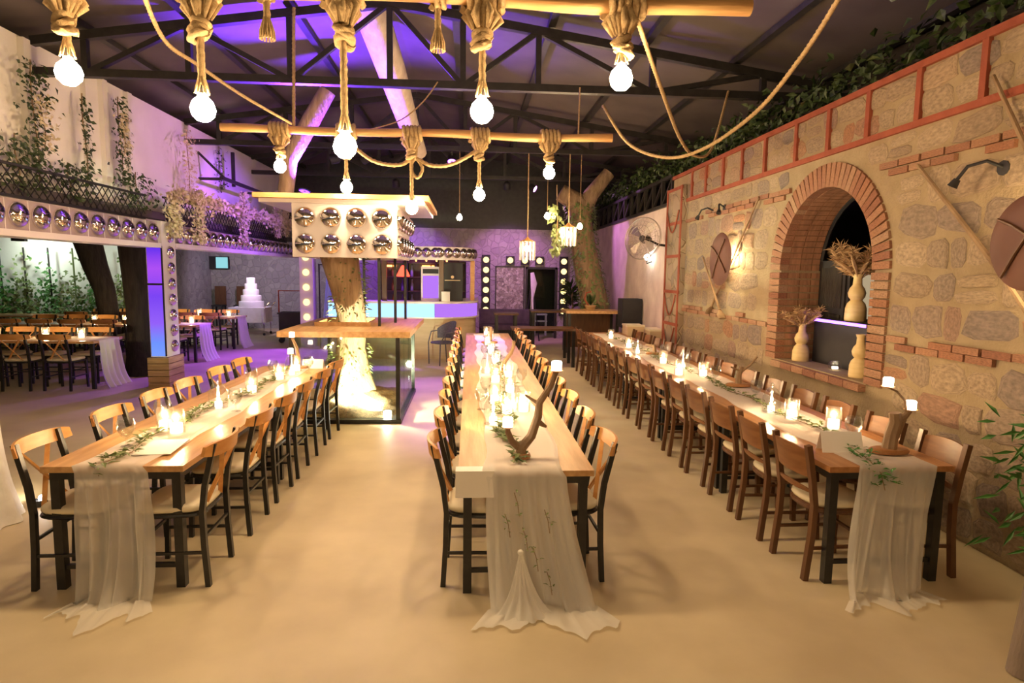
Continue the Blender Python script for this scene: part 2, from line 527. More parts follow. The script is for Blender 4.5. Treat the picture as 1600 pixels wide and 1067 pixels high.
# unit stones: irregular outlines on the YZ plane, proud towards -X
STONES = []
for k in range(14):
    n = 8
    ph = rnd.uniform(0, 1)
    pts = []
    for i in range(n):
        t = 2*PI*(i+ph)/n
        e = 2/rnd.uniform(2.6, 4.6)
        y = math.copysign(abs(math.cos(t))**e, math.cos(t))*.5*rnd.uniform(.78, 1.05)
        z = math.copysign(abs(math.sin(t))**e, math.sin(t))*.5*rnd.uniform(.78, 1.05)
        pts.append((y, z))
    vs_ = [(0, y, z) for y, z in pts]+[(-.7, y*.97, z*.97) for y, z in pts]+[(-1, y*.78, z*.78) for y, z in pts]+[(-1.0-rnd.uniform(0, .4), rnd.uniform(-.1, .1), rnd.uniform(-.1, .1))]
    fs = []
    for i in range(n):
        j = (i+1) % n
        fs += [(i, i+n, j+n, j), (i+n, i+2*n, j+2*n, j+n), (i+2*n, 3*n, j+2*n)]
    b_ = MB(); b_.add(vs_, fs)
    STONES.append(b_.mesh('stone', M['stone'], True, 50))
n_st = 0
extra = []
def course_rows(z0, z1, target):
    n = max(1, round((z1-z0)/target)); return [(z0+(z1-z0)*i/n, z0+(z1-z0)*(i+1)/n) for i in range(n)]
cells = []
for za, zb, tgt in ((.02, 1.27, .25), (1.42, 2.72, .26), (2.87, 3.06, .19), (3.135, 3.535, .2)):
    for (r0, r1) in course_rows(za, zb, tgt):
        y = 1.6+rnd.uniform(0, .2)
        while y < 10.1:
            wd = rnd.choice((.17, .22, .28, .30, .34, .40, .46))*rnd.uniform(.9, 1.1)
            cy, cz = y+wd/2, (r0+r1)/2
            hh = (r1-r0)*rnd.uniform(.78, 1.04)
            if not any(in_arch(cy+dy, cz+dz, .24) for dy in (-wd*.4, 0, wd*.4) for dz in (-hh*.4, hh*.4)):
                if rnd.random() < .14 and wd > .3:
                    cells.append((cy, cz+hh*.26, wd*1.05, hh*.52)); cells.append((cy+.02, cz-hh*.26, wd*1.05, hh*.52))
                else:
                    cells.append((cy, cz+rnd.uniform(-.012, .012), wd*1.10, hh*1.10))
            y += wd
def seen_size(c):
    return -(c[2]*c[3])/max(.3, (c[0]-.5)**2)*(1 if c[0] > 3.2 else .0)
cells.sort(key=seen_size)
for i, (cy, cz, wd, hh) in enumerate(cells):
    if i < 300:
        put('stone', STONES[i % 14], wall_right, (WX+.004, cy, cz), (rnd.uniform(-.12, .12), 0, 0), (rnd.uniform(.008, .02), wd, hh))
    else:
        extra.append((cy, cz, wd, hh, i))
mb = MB()
for cy, cz, wd, hh, i in extra:
    me = STONES[i % 14]
    mb.add([(WX+.004+v.co.x*.014, cy+v.co.y*wd, cz+v.co.z*hh) for v in me.vertices], [tuple(p.vertices) for p in me.polygons])
stuff(mb.build('rubble', M['stone'], wall_right, True, 50))

# bricks
BR = MB().box((0, 0, 0), (1, .96, .9)).mesh('brick', M['brick'])
nb = 0
for zc in (1.315, 1.375, 2.765, 2.828):
    y = 1.8
    k = 0
    off = .12 if zc in (1.375, 2.828) else 0
    while y < 10.1:
        cy = y+off
        if not in_arch(cy, zc, .33) and rnd.random() > .22:
            put('brick', BR, wall_right, (WX-.004+rnd.uniform(-.006, .006), cy, zc+rnd.uniform(-.005, .005)), (0, 0, 0), (.05, .24, .058))
        y += .25
RING = []
NB_A = 38
for i in range(NB_A):
    a = PI*(i+.5)/NB_A
    RING.append((AY-(AR+.104)*math.cos(a), SPR+(AR+.104)*math.sin(a), a-PI/2 if True else 0))
for sgn in (-1, 1):
    z = SILL+.04
    while z < SPR:
        RING.append((AY+sgn*(AR+.104), z, 0 if True else 0)); z += .077
for (y, z, a) in RING:
    jam = z < SPR
    rx = 0 if jam else (PI/2-(a+PI/2))
    dep = rnd.uniform(.10, .115)
    # long side points away from the opening
    o = put('brick', BR, wall_right, (WX-.025+dep/2-.0, y, z), (0, 0, 0), (dep, .24, .072))
    if not jam:
        o.rotation_euler = (-(a+PI/2)+PI, 0, 0) if False else (math.atan2(z-SPR, y-AY), 0, 0)
# lining courses of the reveal, joined by the depth of the jamb
mb = MB()
for d_i in range(3):
    xx = WX+.085+.135*d_i
    for (y, z, a) in RING:
        jam = z < SPR
        ang = 0 if jam else math.atan2(z-SPR, y-AY)
        u = Vector((0, math.cos(ang), math.sin(ang)))
        if jam: u = Vector((0, math.copysign(1, y-AY), 0))
        c = Vector((xx+.06, AY, SPR if not jam else z))+u*(AR+.02)
        mb.box(c, (.128, .07, .060), Matrix.Rotation(ang, 3, 'X'))
stuff(mb.build('brick_lining', M['brick'], wall_right))
for k in range(7):
    put('brick', BR, wall_right, (WX+.0, AY-AR+.12+k*.237, SILL-.035), (0, 0, 0), (.14, .235, .075))
struct(MB().bx(WX-.02, WX+.5, AY-AR-.02, AY+AR+.02, SILL-.002, SILL+.012).build('sill_board', M['mortar'], wall_right))

# red painted frame lines on the frieze
for (z, h_) in ((WTOP-.02, .055), (3.10, .05)):
    MB().bx(WX-.034, WX+.02, 1.0, 10.9, z-h_/2, z+h_/2).build('stripe', M['redpaint'], wall_right)
for x_, y_ in ((1543, 115), (1440, 150), (1360, 185), (1298, 205), (1247, 225), (1198, 245), (1162, 262), (1132, 275), (1105, 285), (1083, 295)):
    p = at(x_, y_, X=WX)
    MB().bx(WX-.034, WX+.02, p.y-.028, p.y+.028, 3.126, 3.521).build('stripe', M['redpaint'], wall_right)
MB().bx(WX-.034, WX+.02, 3.02, 3.08, 3.126, 3.521).build('stripe', M['redpaint'], wall_right)

# pilaster at the end of the stone wall
pil = struct(MB().bx(WX-.09, WX+.4, 10.15, 10.95, 0, 3.35).build('wall_pilaster', M['panelstone']))
for y in (10.19, 10.91):
    MB().bx(WX-.105, WX-.08, y-.03, y+.03, 0, 3.35).build('stripe', M['redpaint'], pil)
for z in (.55, 1.05, 1.6, 2.2, 2.75, 3.32):
    MB().bx(WX-.103, WX-.08, 10.15, 10.95, z-.025, z+.025).build('stripe', M['redpaint'], pil)
for z in (1.05, 1.6, 3.0):
    pts = [(WX-.115, 10.25+.6*i/10, z-.05-.35*math.sin(PI*i/10)) for i in range(11)]
    MB().tube(pts, .012, 6).build('loop', M['redpaint'], pil, True)

# far right plaster wall, lattice girder above
struct(MB().bx(3.6, 3.9, 10.9, 18.0, 0, 3.13).build('wall_right_far', M['render']))
g = thing('lattice_girder', 'black steel lattice girder along the top of the plaster wall', 'girder', (3.58, 10.95, 3.13))
MB().bar([(0, 0, .02), (0, 6.9, .02)], .06).build('chord', M['steel'], g)
MB().bar([(0, 0, .50), (0, 6.9, .50)], .06).build('chord', M['steel'], g)
for k in range(12):
    y0 = .1+k*.57
    MB().bar([(0, y0, .03), (0, y0, .49)], .06).build('upright', M['steel'], g)
    MB().bar([(0, y0, .49), (0, y0+.57, .03)], .04).build('brace', M['steel'], g)

# back wall, door opening
bw = MB()
bw.bx(-3.3, 1.62, 18, 18.3, 0, 3.12); bw.bx(2.50, 3.9, 18, 18.3, 0, 3.12); bw.bx(1.62, 2.5, 18, 18.3, 2.03, 3.12)
struct(bw.build('wall_back', M['backstone']), 'purple lit stone wall at the far end')
struct(MB().bx(-5.2, 4.2, 18.1, 18.3, 3.1, 5.4).build('wall_back_gable', M['steel']))
struct(MB().bx(1.3, 2.8, 19.6, 19.7, 0, 2.6).build('wall_passage', M['dark']))
dr = MB(); dr.bx(1.60, 1.66, 17.96, 18.05, 0, 2.06); dr.bx(2.46, 2.52, 17.96, 18.05, 0, 2.06); dr.bx(1.6, 2.52, 17.96, 18.05, 2.0, 2.06)
d1 = struct(dr.build('door_1', M['steel']), 'dark doorway between marquee bulb strips')
MB().bx(1.68, 2.44, 18.12, 18.15, .05, 1.98).build('pane', M['pane'], d1)
# left hall walls
struct(MB().bx(-15, -3.3, 20.5, 20.8, 0, 3.2).build('wall_back_left', M['greystone']), 'grey stone wall behind the cake')
struct(MB().bx(-3.5, -3.3, 18, 20.8, 0, 3.1).build('wall_return', M['greystone']))
struct(MB().bx(-15, -8.3, 16.6, 16.9, 0, 3).build('wall_garden', M['white']), 'white lit garden wall behind ivy')
struct(MB().bx(-8.4, -8.2, 16.9, 20.5, 0, 3).build('wall_garden_side', M['greystone']))
struct(MB().bx(-15.2, -15, -6, 21, 0, 3).build('wall_left_far', M['greystone']))
struct(MB().bx(-15, -5.0, 1.5, 20.8, 2.66, 2.78).build('ceiling_left', M['ceil']))
# white upper wall on the left
struct(MB().bx(-5.45, -5.2, -4, 17.9, 2.66, 4.52).build('wall_left', M['white']), 'white plastered upper wall above the dome fascia')
for y in (6.2, 7.9, 9.05, 9.45, 10.1):
    MB().bx(-5.2, -5.13, y-.06, y+.06, 2.66, 4.5).build('downpipe', M['white'], bpy.data.objects['wall_left'])

# roof
RX, RZ, SLOPE = -1.0, 5.30, .144
def roof_z(x): return RZ-SLOPE*abs(x-RX)
ce = MB()
for x0, x1 in ((-5.6, RX), (RX, 7.0)):
    ce.add([(x0, -5, roof_z(x0)), (x1, -5, roof_z(x1)), (x1, 19, roof_z(x1)), (x0, 19, roof_z(x0)),
            (x0, -5, roof_z(x0)+.08), (x1, -5, roof_z(x1)+.08), (x1, 19, roof_z(x1)+.08), (x0, 19, roof_z(x0)+.08)],
           [(0, 3, 2, 1), (4, 5, 6, 7), (0, 1, 5, 4), (1, 2, 6, 5), (2, 3, 7, 6), (3, 0, 4, 7)])
ceil = struct(ce.build('ceiling', M['ceil']), 'dark pitched metal roof lit violet')
for x in (-4.6, -3.4, -2.2, -.2, 1.0, 2.2, 3.4, 4.6, 5.8):
    MB().bar([(x, -5, roof_z(x)-.05), (x, 18.1, roof_z(x)-.05)], .07, .09).build('purlin', M['steel'], ceil)
# space beyond the right wall top
struct(MB().bx(6.9, 7.0, -5, 19, 0, 4.6).build('wall_outer', M['dark']))
struct(MB().bx(3.9, 7, 18.0, 18.2, 0, 4.6).build('wall_outer_back', M['dark']))

# trusses
def truss(y, label):
    t = thing('roof_truss', label, 'truss', (0, y, 0), 0, 'steel roof trusses')
    xl, xr, zc = -5.2, 5.6, 4.19
    MB().bar([(xl, 0, zc), (xr, 0, zc)], .09, .10).build('bottom_chord', M['steel'], t)
    tz = lambda x: roof_z(x)-.16
    MB().bar([(xl, 0, tz(xl)), (RX, 0, tz(RX))], .10, .09).build('top_chord', M['steel'], t)
    MB().bar([(RX, 0, tz(RX)), (xr, 0, tz(xr))], .10, .09).build('top_chord', M['steel'], t)
    xs = [-4.6, -3.4, -2.2, RX, -.35+.0, .83, 2.3, 3.75, 5.1]
    xs = [-4.6, -3.4, -2.2, -1.0, -.1, .84, 2.3, 3.75, 5.1]
    for i, x in enumerate(xs):
        MB().bar([(x, 0, zc), (x, 0, tz(x))], .07).build('post', M['steel'], t)
    for i in range(len(xs)-1):
        a, b = xs[i], xs[i+1]
        if i % 2 == 0: MB().bar([(a, 0, zc), (b, 0, tz(b))], .06).build('diagonal', M['steel'], t)
        else: MB().bar([(a, 0, tz(a)), (b, 0, zc)], .06).build('diagonal', M['steel'], t)
    return t
for i, y in enumerate((.05, 4.05, 8.1, 12.1, 15.6)):
    truss(y, ['black steel roof truss overhead behind the viewpoint', 'black steel roof truss above the nearest rope pole', 'large black steel roof truss above the second rope pole', 'black steel roof truss over the cage lamps, third from the front', 'farthest black steel roof truss near the back wall'][i])

# ================================================================== annex seen through the arch
struct(MB().bx(6.2, 6.3, 3, 11, 0, 3.4).build('wall_annex', M['dark']))  # near-black walls and ceiling put the night dark into their colour
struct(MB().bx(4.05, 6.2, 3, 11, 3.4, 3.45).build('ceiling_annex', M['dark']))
wn = struct(MB().bx(6.12, 6.2, 8.3, 10.4, 1.1, 2.0).build('window_1', M['steel']), 'lit window across the dark annex')
for k in range(3):
    MB().bx(6.10, 6.12, 8.36+k*.68, 8.98+k*.68, 1.16, 1.94).build('pane', M['litwindow'], wn)
sh = thing('window_shutter', 'dark open shutter at the far side of the arched window', 'shutter', (4.0, 6.6, 0))
MB().bx(-.03, .03, -.22, .27, SILL+.02, 2.06).build('leaf', M['dark'], sh)
MB().bx(-.04, -.03, -.17, .22, 1.55, 1.98).build('panel', M['darkbark'], sh)
MB().bx(-.04, -.03, -.17, .22, 1.02, 1.48).build('panel', M['darkbark'], sh)
fr = struct(MB().tube([(WX+.46, AY+AR*math.cos(PI*i/20)*.98, SPR+AR*math.sin(PI*i/20)*.98) for i in range(21)], .025, 6).build('window_2', M['dark']), 'thin dark frame of the arched window')
MB().bx(WX+.44, WX+.48, AY-.03+.25, AY+.03+.25, 1.4, 2.0).build('mullion', M['dark'], fr)
cb = thing('display_cabinet', 'low dark cabinet inside the arched window with violet lit edge', 'cabinet', (3.90, 6.25, SILL+.012))
MB().bx(-.05, .40, -.47, .46, 0, .455).build('body', M['dark'], cb)
MB().bx(-.08, .42, -.50, .49, .455, .49).build('top', M['dark'], cb)
MB().bx(-.09, -.08, -.50, .49, .458, .487).build('led_strip', M['violetled'], cb)
def vase_prof(s=1):
    return [(.10*s, 0), (.104*s, .02*s), (.10*s, .13*s), (.085*s, .18*s), (.055*s, .215*s), (.078*s, .25*s), (.085*s, .29*s), (.070*s, .335*s), (.045*s, .37*s), (.04*s, .44*s), (.055*s, .48*s), (.04*s, .478*s), (.0, .42*s)]
def pampas_vase(loc, s, label, plumes=9, ps=1.0):
    t = thing('pampas_vase', label, 'vase', loc, 0, 'turned vases in the arched window')
    MB().lathe(vase_prof(s), 18).build('vase', M['ceramic'], t, True, 60)
    if plumes:
        mb = MB()
        for k in range(plumes):
            a = 2*PI*k/plumes+rnd.uniform(-.3, .3)
            tilt = rnd.uniform(.15, .95)
            d = Vector((math.cos(a)*tilt, math.sin(a)*tilt, 1)).normalized()
            p0 = Vector((0, 0, .40*s)); L = rnd.uniform(.22, .34)*ps
            path = [p0+d*L*u+Vector((math.cos(a), math.sin(a), 0))*.12*ps*u*u+Vector((0, 0, -.05*u*u)) for u in (0, .25, .4, .6, .8, 1)]
            mb.tube(path, [.003, .005, .012*ps, .020*ps, .016*ps, .003], 6)
            for j in range(110):
                u = rnd.uniform(.3, 1)
                p = p0+d*L*u+Vector((math.cos(a), math.sin(a), 0))*.12*ps*u*u
                dd = Vector((rnd.uniform(-1, 1), rnd.uniform(-1, 1), rnd.uniform(-.2, 1)))
                mb.leaf(p, dd, (rnd.random(), rnd.random(), rnd.random()), rnd.uniform(.05, .10)*ps, .010)
        stuff(mb.build('plumes', M['pampas'], t))
    return t
pampas_vase((3.72, 6.72, SILL+.012), .88, 'pale turned vase with pampas plumes on the far end of the arch sill', 10, .8)
pampas_vase((3.98, 6.18, SILL+.505), 1.0, 'pale turned vase with big pampas on the violet lit cabinet', 18, 1.15)
pampas_vase((3.68, 5.60, SILL+.012), .85, 'pale turned vase without plumes at the near end of the arch sill', 0)
jar = thing('tealight_jar', 'small round glass tealight jar on the arch sill', 'jar', (3.72, 6.05, SILL+.012))
MB().lathe([(.03, 0), (.06, .02), (.068, .05), (.055, .085), (.045, .09), (.04, .085), (.05, .05), (.02, .01)], 16).build('glass', M['glass'], jar, True)
MB().lathe([(.03, .012), (.03, .035)], 12).build('wax', M['wax'], jar)

# ================================================================== tables
def make_table(name, L, W, topm, label):
    t = thing(name, label, 'table')
    MB().bx(0, W, 0, L-.004, .715, .75).build('tabletop', topm, t)
    mb = MB()
    mb.bx(.03, W-.03, .03, .06, .665, .715); mb.bx(.03, W-.03, L-.064, L-.034, .665, .715)
    mb.bx(.03, .06, .06, L-.064, .665, .715); mb.bx(W-.06, W-.03, .06, L-.064, .665, .715)
    mb.build('frame', M['blackmetal'], t)
    for x in (.055, W-.055):
        for y in (.055, L-.059):
            MB().bx(x-.025, x+.025, y-.025, y+.025, 0, .665).build('leg', M['blackmetal'], t)
    for y in (.055, L-.059):
        MB().bx(.08, W-.08, y-.012, y+.012, .12, .145).build('stretcher', M['blackmetal'], t)
    return t
CX, CY, CW, CLEN = -.06, 3.466, .787, 2.052
LX, LY, LLEN = -2.431, 3.607, 1.93
RXT, RY, RLEN = 2.161, 3.49, 1.70
tc_ = make_table('banquet_table', CLEN, CW, M['wood'], '')
tl_ = make_table('banquet_table', LLEN, CW, M['wood'], '')
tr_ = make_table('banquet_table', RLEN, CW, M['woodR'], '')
def row(proto, x, y, n, L, labels):
    for k in range(n):
        if k == 0:
            proto.location = (x, y, 0); proto['label'] = labels[0]
        else:
            copy_tree(proto, (x, y+k*L, 0), 0, labels[k])
row(tc_, CX, CY, 4, CLEN, ['pine topped table at the near end of the middle row', 'second pine table of the middle row', 'third pine table of the middle row', 'farthest pine table of the middle row'])
row(tl_, LX, LY, 2, LLEN, ['pine topped table at the near end of the left row', 'far pine table of the left row beside the glass case'])
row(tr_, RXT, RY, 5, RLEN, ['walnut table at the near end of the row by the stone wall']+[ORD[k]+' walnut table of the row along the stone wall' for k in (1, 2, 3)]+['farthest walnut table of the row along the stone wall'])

# ================================================================== chairs
def cross_chair():
    t = thing('cross_back_chair', '', 'chair')
    MB().pad(.42, .40, .455, .50, 4.5, 24, (0, .0), .12).build('seat', M['cream'], t, True, 60)
    mb = MB(); mb.pad(.43, .41, .425, .456, 4.5, 20, (0, 0), .12); mb.build('seat_frame', M['blackmetal'], t)
    for s in (-1, 1):
        MB().bar([(s*.195, -.215, 0), (s*.195, -.20, .25), (s*.195, -.195, .46), (s*.192, -.215, .62), (s*.19, -.275, .87)], .030, .032).build('rear_post', M['blackmetal'], t)
        MB().bar([(s*.20, .185, 0), (s*.195, .17, .43)], .028).build('leg', M['blackmetal'], t)
        MB().bar([(s*.198, -.20, .21), (s*.198, .18, .21)], .016).build('stretcher', M['blackmetal'], t)
    MB().bar([(-.195, .18, .27), (.195, .18, .27)], .016).build('stretcher', M['blackmetal'], t)
    MB().bar([(-.195, -.20, .30), (.195, -.20, .30)], .016).build('stretcher', M['blackmetal'], t)
    mb = MB()
    n = 14
    def rl(u, zz, dy):
        x = -.255+.51*u
        q = (2*u-1)
        return (x, -.315+.075*abs(q)**2.2+dy, zz)
    vs_, fs = [], []
    for i in range(n+1):
        u = i/n
        q = abs(2*u-1)
        hh = .045*(1-.35*q**6)
        for (zz, dy) in ((.835-hh, 0), (.835+hh*.95, -.012), (.835+hh, .004), (.835-hh*.9, .020)):
            vs_.append(rl(u, zz, dy))
    for i in range(n):
        for k in range(4):
            k2 = (k+1) % 4
            fs.append((i*4+k, (i+1)*4+k, (i+1)*4+k2, i*4+k2))
    fs += [(0, 1, 2, 3), tuple(n*4+k for k in (3, 2, 1, 0))]
    mb.add(vs_, fs); mb.build('top_rail', M['rail'], t, True, 35)
    for s in (-1, 1):
        pts = []
        for i in range(9):
            u = i/8
            x = s*(.13-.24*u+.05*math.sin(PI*u)*(1 if u < .5 else -1)*0)
            pts.append((x, -.295+.105*u+(.012 if s > 0 else 0), .80-.33*u))
        MB().bar(pts, .012, .026).build('cross_slat', M['rail'], t)
    return t
def wood_chair():
    t = thing('wooden_chair', '', 'chair')
    MB().pad(.40, .40, .455, .50, 2.8, 24, (0, .01)).build('seat', M['cream'], t, True, 60)
    MB().pad(.41, .41, .415, .456, 2.8, 20, (0, .01)).build('seat_frame', M['brown'], t)
    for s in (-1, 1):
        MB().bar([(s*.19, -.235, 0), (s*.19, -.205, .30), (s*.19, -.20, .48), (s*.19, -.225, .65), (s*.19, -.265, .86)], .034, .038).build('rear_post', M['brown'], t)
        MB().bar([(s*.17, .19, 0), (s*.165, .165, .42)], .034).build('leg', M['brown'], t)
        MB().bar([(s*.18, -.205, .20), (s*.17, .17, .20)], .018).build('stretcher', M['brown'], t)
    MB().bar([(-.17, .175, .24), (.17, .175, .24)], .018).build('stretcher', M['brown'], t)
    def panel(z0, z1, name, th=.014):
        vs_, fs = [], []
        n = 10
        for i in range(n+1):
            u = i/n; q = 2*u-1
            x = -.195+.39*u
            for zz, lean in ((z0, 0), (z1, 1)):
                yb = -.225-(zz-.65)*.19-.035*(1-q*q)
                hz = zz-(.02*q*q if lean else 0)
                vs_ += [(x, yb-th/2, hz), (x, yb+th/2, hz)]
        for i in range(n):
            a, b = i*4, (i+1)*4
            fs += [(a, b, b+2, a+2), (a+1, a+3, b+3, b+1), (a+2, b+2, b+3, a+3), (a, a+1, b+1, b)]
        fs += [(0, 2, 3, 1), (n*4, n*4+1, n*4+3, n*4+2)]
        b_ = MB(); b_.add(vs_, fs); b_.build(name, M['brownp'], t, True, 35)
    panel(.655, .845, 'backrest')
    panel(.555, .59, 'back_rail')
    return t
cc, wc = cross_chair(), wood_chair()
used = {}
def place(proto, x, y, rz, label, group):
    rz += rnd.uniform(-.05, .05); y += rnd.uniform(-.018, .018)
    if proto.name not in used:
        used[proto.name] = 1
        proto.location = (x, y, 0); proto.rotation_euler = (0, 0, rz); proto['label'] = label; proto['group'] = group
        return proto
    c = copy_tree(proto, (x, y, 0), rz, label)
    c['group'] = group
    return c
def nth(k, n): return 'nearest' if k == 0 else ('farthest' if k == n-1 else ORD[k])
for side, x, rz, nm in ((-1, CX+.13, -PI/2, 'left'), (1, CX+CW-.13, PI/2, 'right')):
    for k in range(12):
        y = CY+(k//3)*CLEN+CLEN/6+(k % 3)*CLEN/3-.02
        place(cc, x, y, rz, f'{nth(k, 12)} black cross-back chair on the {nm} side of the middle table row', 'chairs of the middle table row')
for side, x, rz, nm in ((-1, LX+.12, -PI/2, 'left'), (1, LX+CW-.12, PI/2, 'right')):
    for k in range(6):
        y = LY+(k//3)*LLEN+LLEN/6+(k % 3)*LLEN/3-.08*(1 if k % 3 == 0 else 0)
        place(cc, x, y, rz, f'{nth(k, 6)} black cross-back chair on the {nm} side of the left table row', 'chairs of the left table row')
for side, x, rz, nm in ((-1, RXT+.16, -PI/2, 'aisle'), (1, RXT+CW-.12, PI/2, 'wall')):
    for k in range(15):
        y = RY+(k//3)*RLEN+RLEN/6+(k % 3)*RLEN/3
        place(wc, x, y, rz, f'{nth(k, 15)} brown wooden chair on the {nm} side of the right table row', 'chairs of the right table row')

# ================================================================== tulle runners
def runner(x0, x1, y0, y1, fl0, fl1, fy, label, seed, m='tulle', group='tulle runners', hem=.25):
    """on the table from y1 to y0, over the near edge, down to the floor and out to fy"""
    rr = random.Random(seed)
    ph = [rr.uniform(0, 6.3) for _ in range(6)]
    Lt = y1-y0
    D = .742
    fl = y0-fy
    nt_, nd, nf = 60, 22, 12
    rows_ = []
    for i in range(nt_+1): rows_.append(('t', i/nt_))
    for i in range(1, nd+1): rows_.append(('d', i/nd))
    for i in range(1, nf+1): rows_.append(('f', i/nf))
    nu = 56
    def fn(u, v):
        j = round(v*(len(rows_)-1))
        k, s = rows_[j]
        pl = (1-2*abs(math.sin(u*15+ph[0])))*.5+math.sin(u*19+ph[1])*.4+(1-2*abs(math.sin(u*27+ph[2])))*.3
        if k == 't':
            y = y1-(Lt+.012)*s
            x = x0+(x1-x0)*u+.02*math.sin(y*2.3+ph[3])+.012*math.sin(y*7+u*5)
            z = .7545+.004*max(0, pl)+.003*math.sin(y*13+u*9)+.003
            return (x, y, z)
        if k == 'd':
            a = s**1.4
            xa = x0+(x1-x0)*u; xb = fl0+(fl1-fl0)*u
            x = xa+(xb-xa)*a+.012*math.sin(u*40+s*3+ph[4])*s
            z = .752-D*s
            y = y0-.02-.06*s-pl*.055*min(1, s*2.5)-.10*s**4*(1+.6*math.sin(u*9+ph[5]))
            return (x, y, max(.008, z))
        xb = fl0+(fl1-fl0)*u
        sp = 1+.35*s
        cx = (fl0+fl1)/2
        edge = 1+hem*math.sin(u*7+ph[1])+.18*math.sin(u*17+ph[2])
        y = y0-.02-.06-pl*.055-.10*(1+.6*math.sin(u*9+ph[5]))-max(.05, fl-.15)*s*edge
        return (cx+(xb-cx)*sp, y, .010+.016*(1+pl)*(1-s*.6))
    mb = MB().grid(fn, nu, len(rows_)-1)
    o = mb.build('table_runner', M[m], None, True, 180)
    tag(o, label, 'runner', group)
    return o
runner(.10, .56, CY, CY+8.0, .12, .72, 3.12, 'white tulle runner trailing to the floor from the middle table row', 3, 'tulle2')
runner(LX+.20, LX+.60, LY, LY+3.7, LX+.24, LX+.64, 3.28, 'white tulle runner trailing to the floor from the left table row', 11)
runner(RXT+.17, RXT+.66, RY, RY+8.2, RXT+.05, RXT+.56, 3.22, 'white tulle runner trailing to the floor from the right table row', 23)
kn = thing('tulle_bow', 'gathered white tulle knot on the front of the middle runner', 'bow', (.29, CY-.17, 0))
MB().ball((0, 0, .34), .018, 12, 8, .8).build('knot', M['tulle2'], kn, True)
def cone(u, v):
    a = (u-.5)*2.2
    r_ = .012+.10*v**1.1+.016*math.sin(u*34)*v+.07*v**6
    return (r_*math.sin(a)+.02*v, -r_*math.cos(a)*.8, .335-.323*v)
MB().grid(cone, 40, 12).build('tail', M['tulle2'], kn, True, 180)

# ================================================================== table dressing
def leaf_garland(pts, n, label, cat='garland', m='leafy', size=.068, spread=.07, group=None, name='leaf_garland'):
    P = [Vector(p) for p in pts]
    c = sum(P, Vector())/len(P)
    base = Vector((P[0].x, P[0].y, min(p.z for p in P)))
    t = thing(name, label, cat, base, 0, group)
    Q = [p-base for p in P]
    MB().tube(Q, .0025, 5).build('stem', M['bark'], t)
    mb = MB()
    for k in range(n):
        s = rnd.uniform(0, len(Q)-1.001)
        i = int(s); p = Q[i].lerp(Q[i+1], s-i)
        a = rnd.uniform(0, 2*PI)
        d = Vector((math.cos(a), math.sin(a), rnd.uniform(-.05, .6)))
        p = p+Vector((rnd.uniform(-1, 1)*spread*.5, rnd.uniform(-1, 1)*spread*.5, rnd.uniform(.0, .02)))
        mb.leaf(p, d, (rnd.uniform(-.4, .4), rnd.uniform(-.4, .4), 1), size*rnd.uniform(.7, 1.2), size*rnd.uniform(.3, .45))
    stuff(mb.build('leaves', M[m], t))
    return t
def wavy(x, y0, y1, n, amp=.05, z=.768):
    return [(x+amp*math.sin(i*1.7)+rnd.uniform(-.02, .02), y0+(y1-y0)*i/n, z) for i in range(n+1)]
leaf_garland([(LX+.33, LY-.02, .70)]+wavy(LX+.34, LY+.02, LY+1.7, 8), 190, 'eucalyptus garland along the near half of the left table row', group='garlands on the tables')
leaf_garland(wavy(LX+.42, LY+1.9, LY+3.6, 8), 200, 'eucalyptus garland along the far half of the left table row', group='garlands on the tables')
leaf_garland(wavy(.27, CY+.10, CY+2.2, 9), 340, 'eucalyptus garland at the near end of the middle table row', group='garlands on the tables')
leaf_garland(wavy(.36, CY+2.4, CY+5, 9), 200, 'eucalyptus garland halfway along the middle table row', group='garlands on the tables')
leaf_garland(wavy(.33, CY+5.2, CY+7.9, 9), 160, 'eucalyptus garland at the far end of the middle table row', group='garlands on the tables')
leaf_garland([(RXT+.32, RY-.05, .62), (RXT+.30, RY-.03, .72), (RXT+.28, RY+.06, .775), (RXT+.30, RY+.25, .79), (RXT+.36, RY+.5, .77)], 110, 'dark leafy sprig spilling over the near end of the right table row', m='leafr', size=.055, spread=.14, group='garlands on the tables')
leaf_garland(wavy(RXT+.40, RY+.6, RY+3.2, 9), 180, 'eucalyptus garland along the near half of the right table row', group='garlands on the tables')
leaf_garland(wavy(RXT+.38, RY+3.4, RY+8, 12), 220, 'eucalyptus garland along the far half of the right table row', group='garlands on the tables')
# sprigs pinned to the hanging front of the middle runner
for k, (x_, z_) in enumerate(((.25, .62), (.20, .50), (.42, .52), (.30, .42), (.36, .30), (.44, .16))):
    leaf_garland([(x_, CY-.16, z_+.06), (x_+.02, CY-.165, z_), (x_+.03, CY-.175, z_-.07)], 7, f'{ORD[k]} small leaf sprig down the front of the middle runner', 'sprig', size=.035, spread=.03, group='sprigs on the middle runner', name='leaf_sprig')

def make_cylinder(h_=.16, r_=.055, ch=.07):
    t = thing('candle_cylinder', '', 'candle holder')
    MB().lathe([(r_-.004, .004), (r_, 0), (r_, h_), (r_-.004, h_), (r_-.004, .008)], 18).build('glass', M['paleglass'], t, True)
    c = MB().lathe([(.001, ch), (r_*.70, ch), (r_*.72, ch-.005), (r_*.72, .008), (.001, .008)], 14).build('candle', M['wax'], t, True, 50)
    MB().lathe([(.001, ch+.006), (.011, ch+.016), (.013, ch+.022), (.007, ch+.034), (.001, ch+.042)], 8).build('flame', M['flame'], c, True)
    return t
def make_globe():
    t = thing('glass_globe', '', 'glass')
    MB().lathe([(.035, 0), (.035, .004), (.006, .012), (.006, .05), (.03, .07), (.052, .11), (.055, .145), (.045, .18), (.042, .18), (.051, .145), (.048, .11), (.025, .075), (.001, .06)], 16).build('bowl', M['glass'], t, True)
    return t
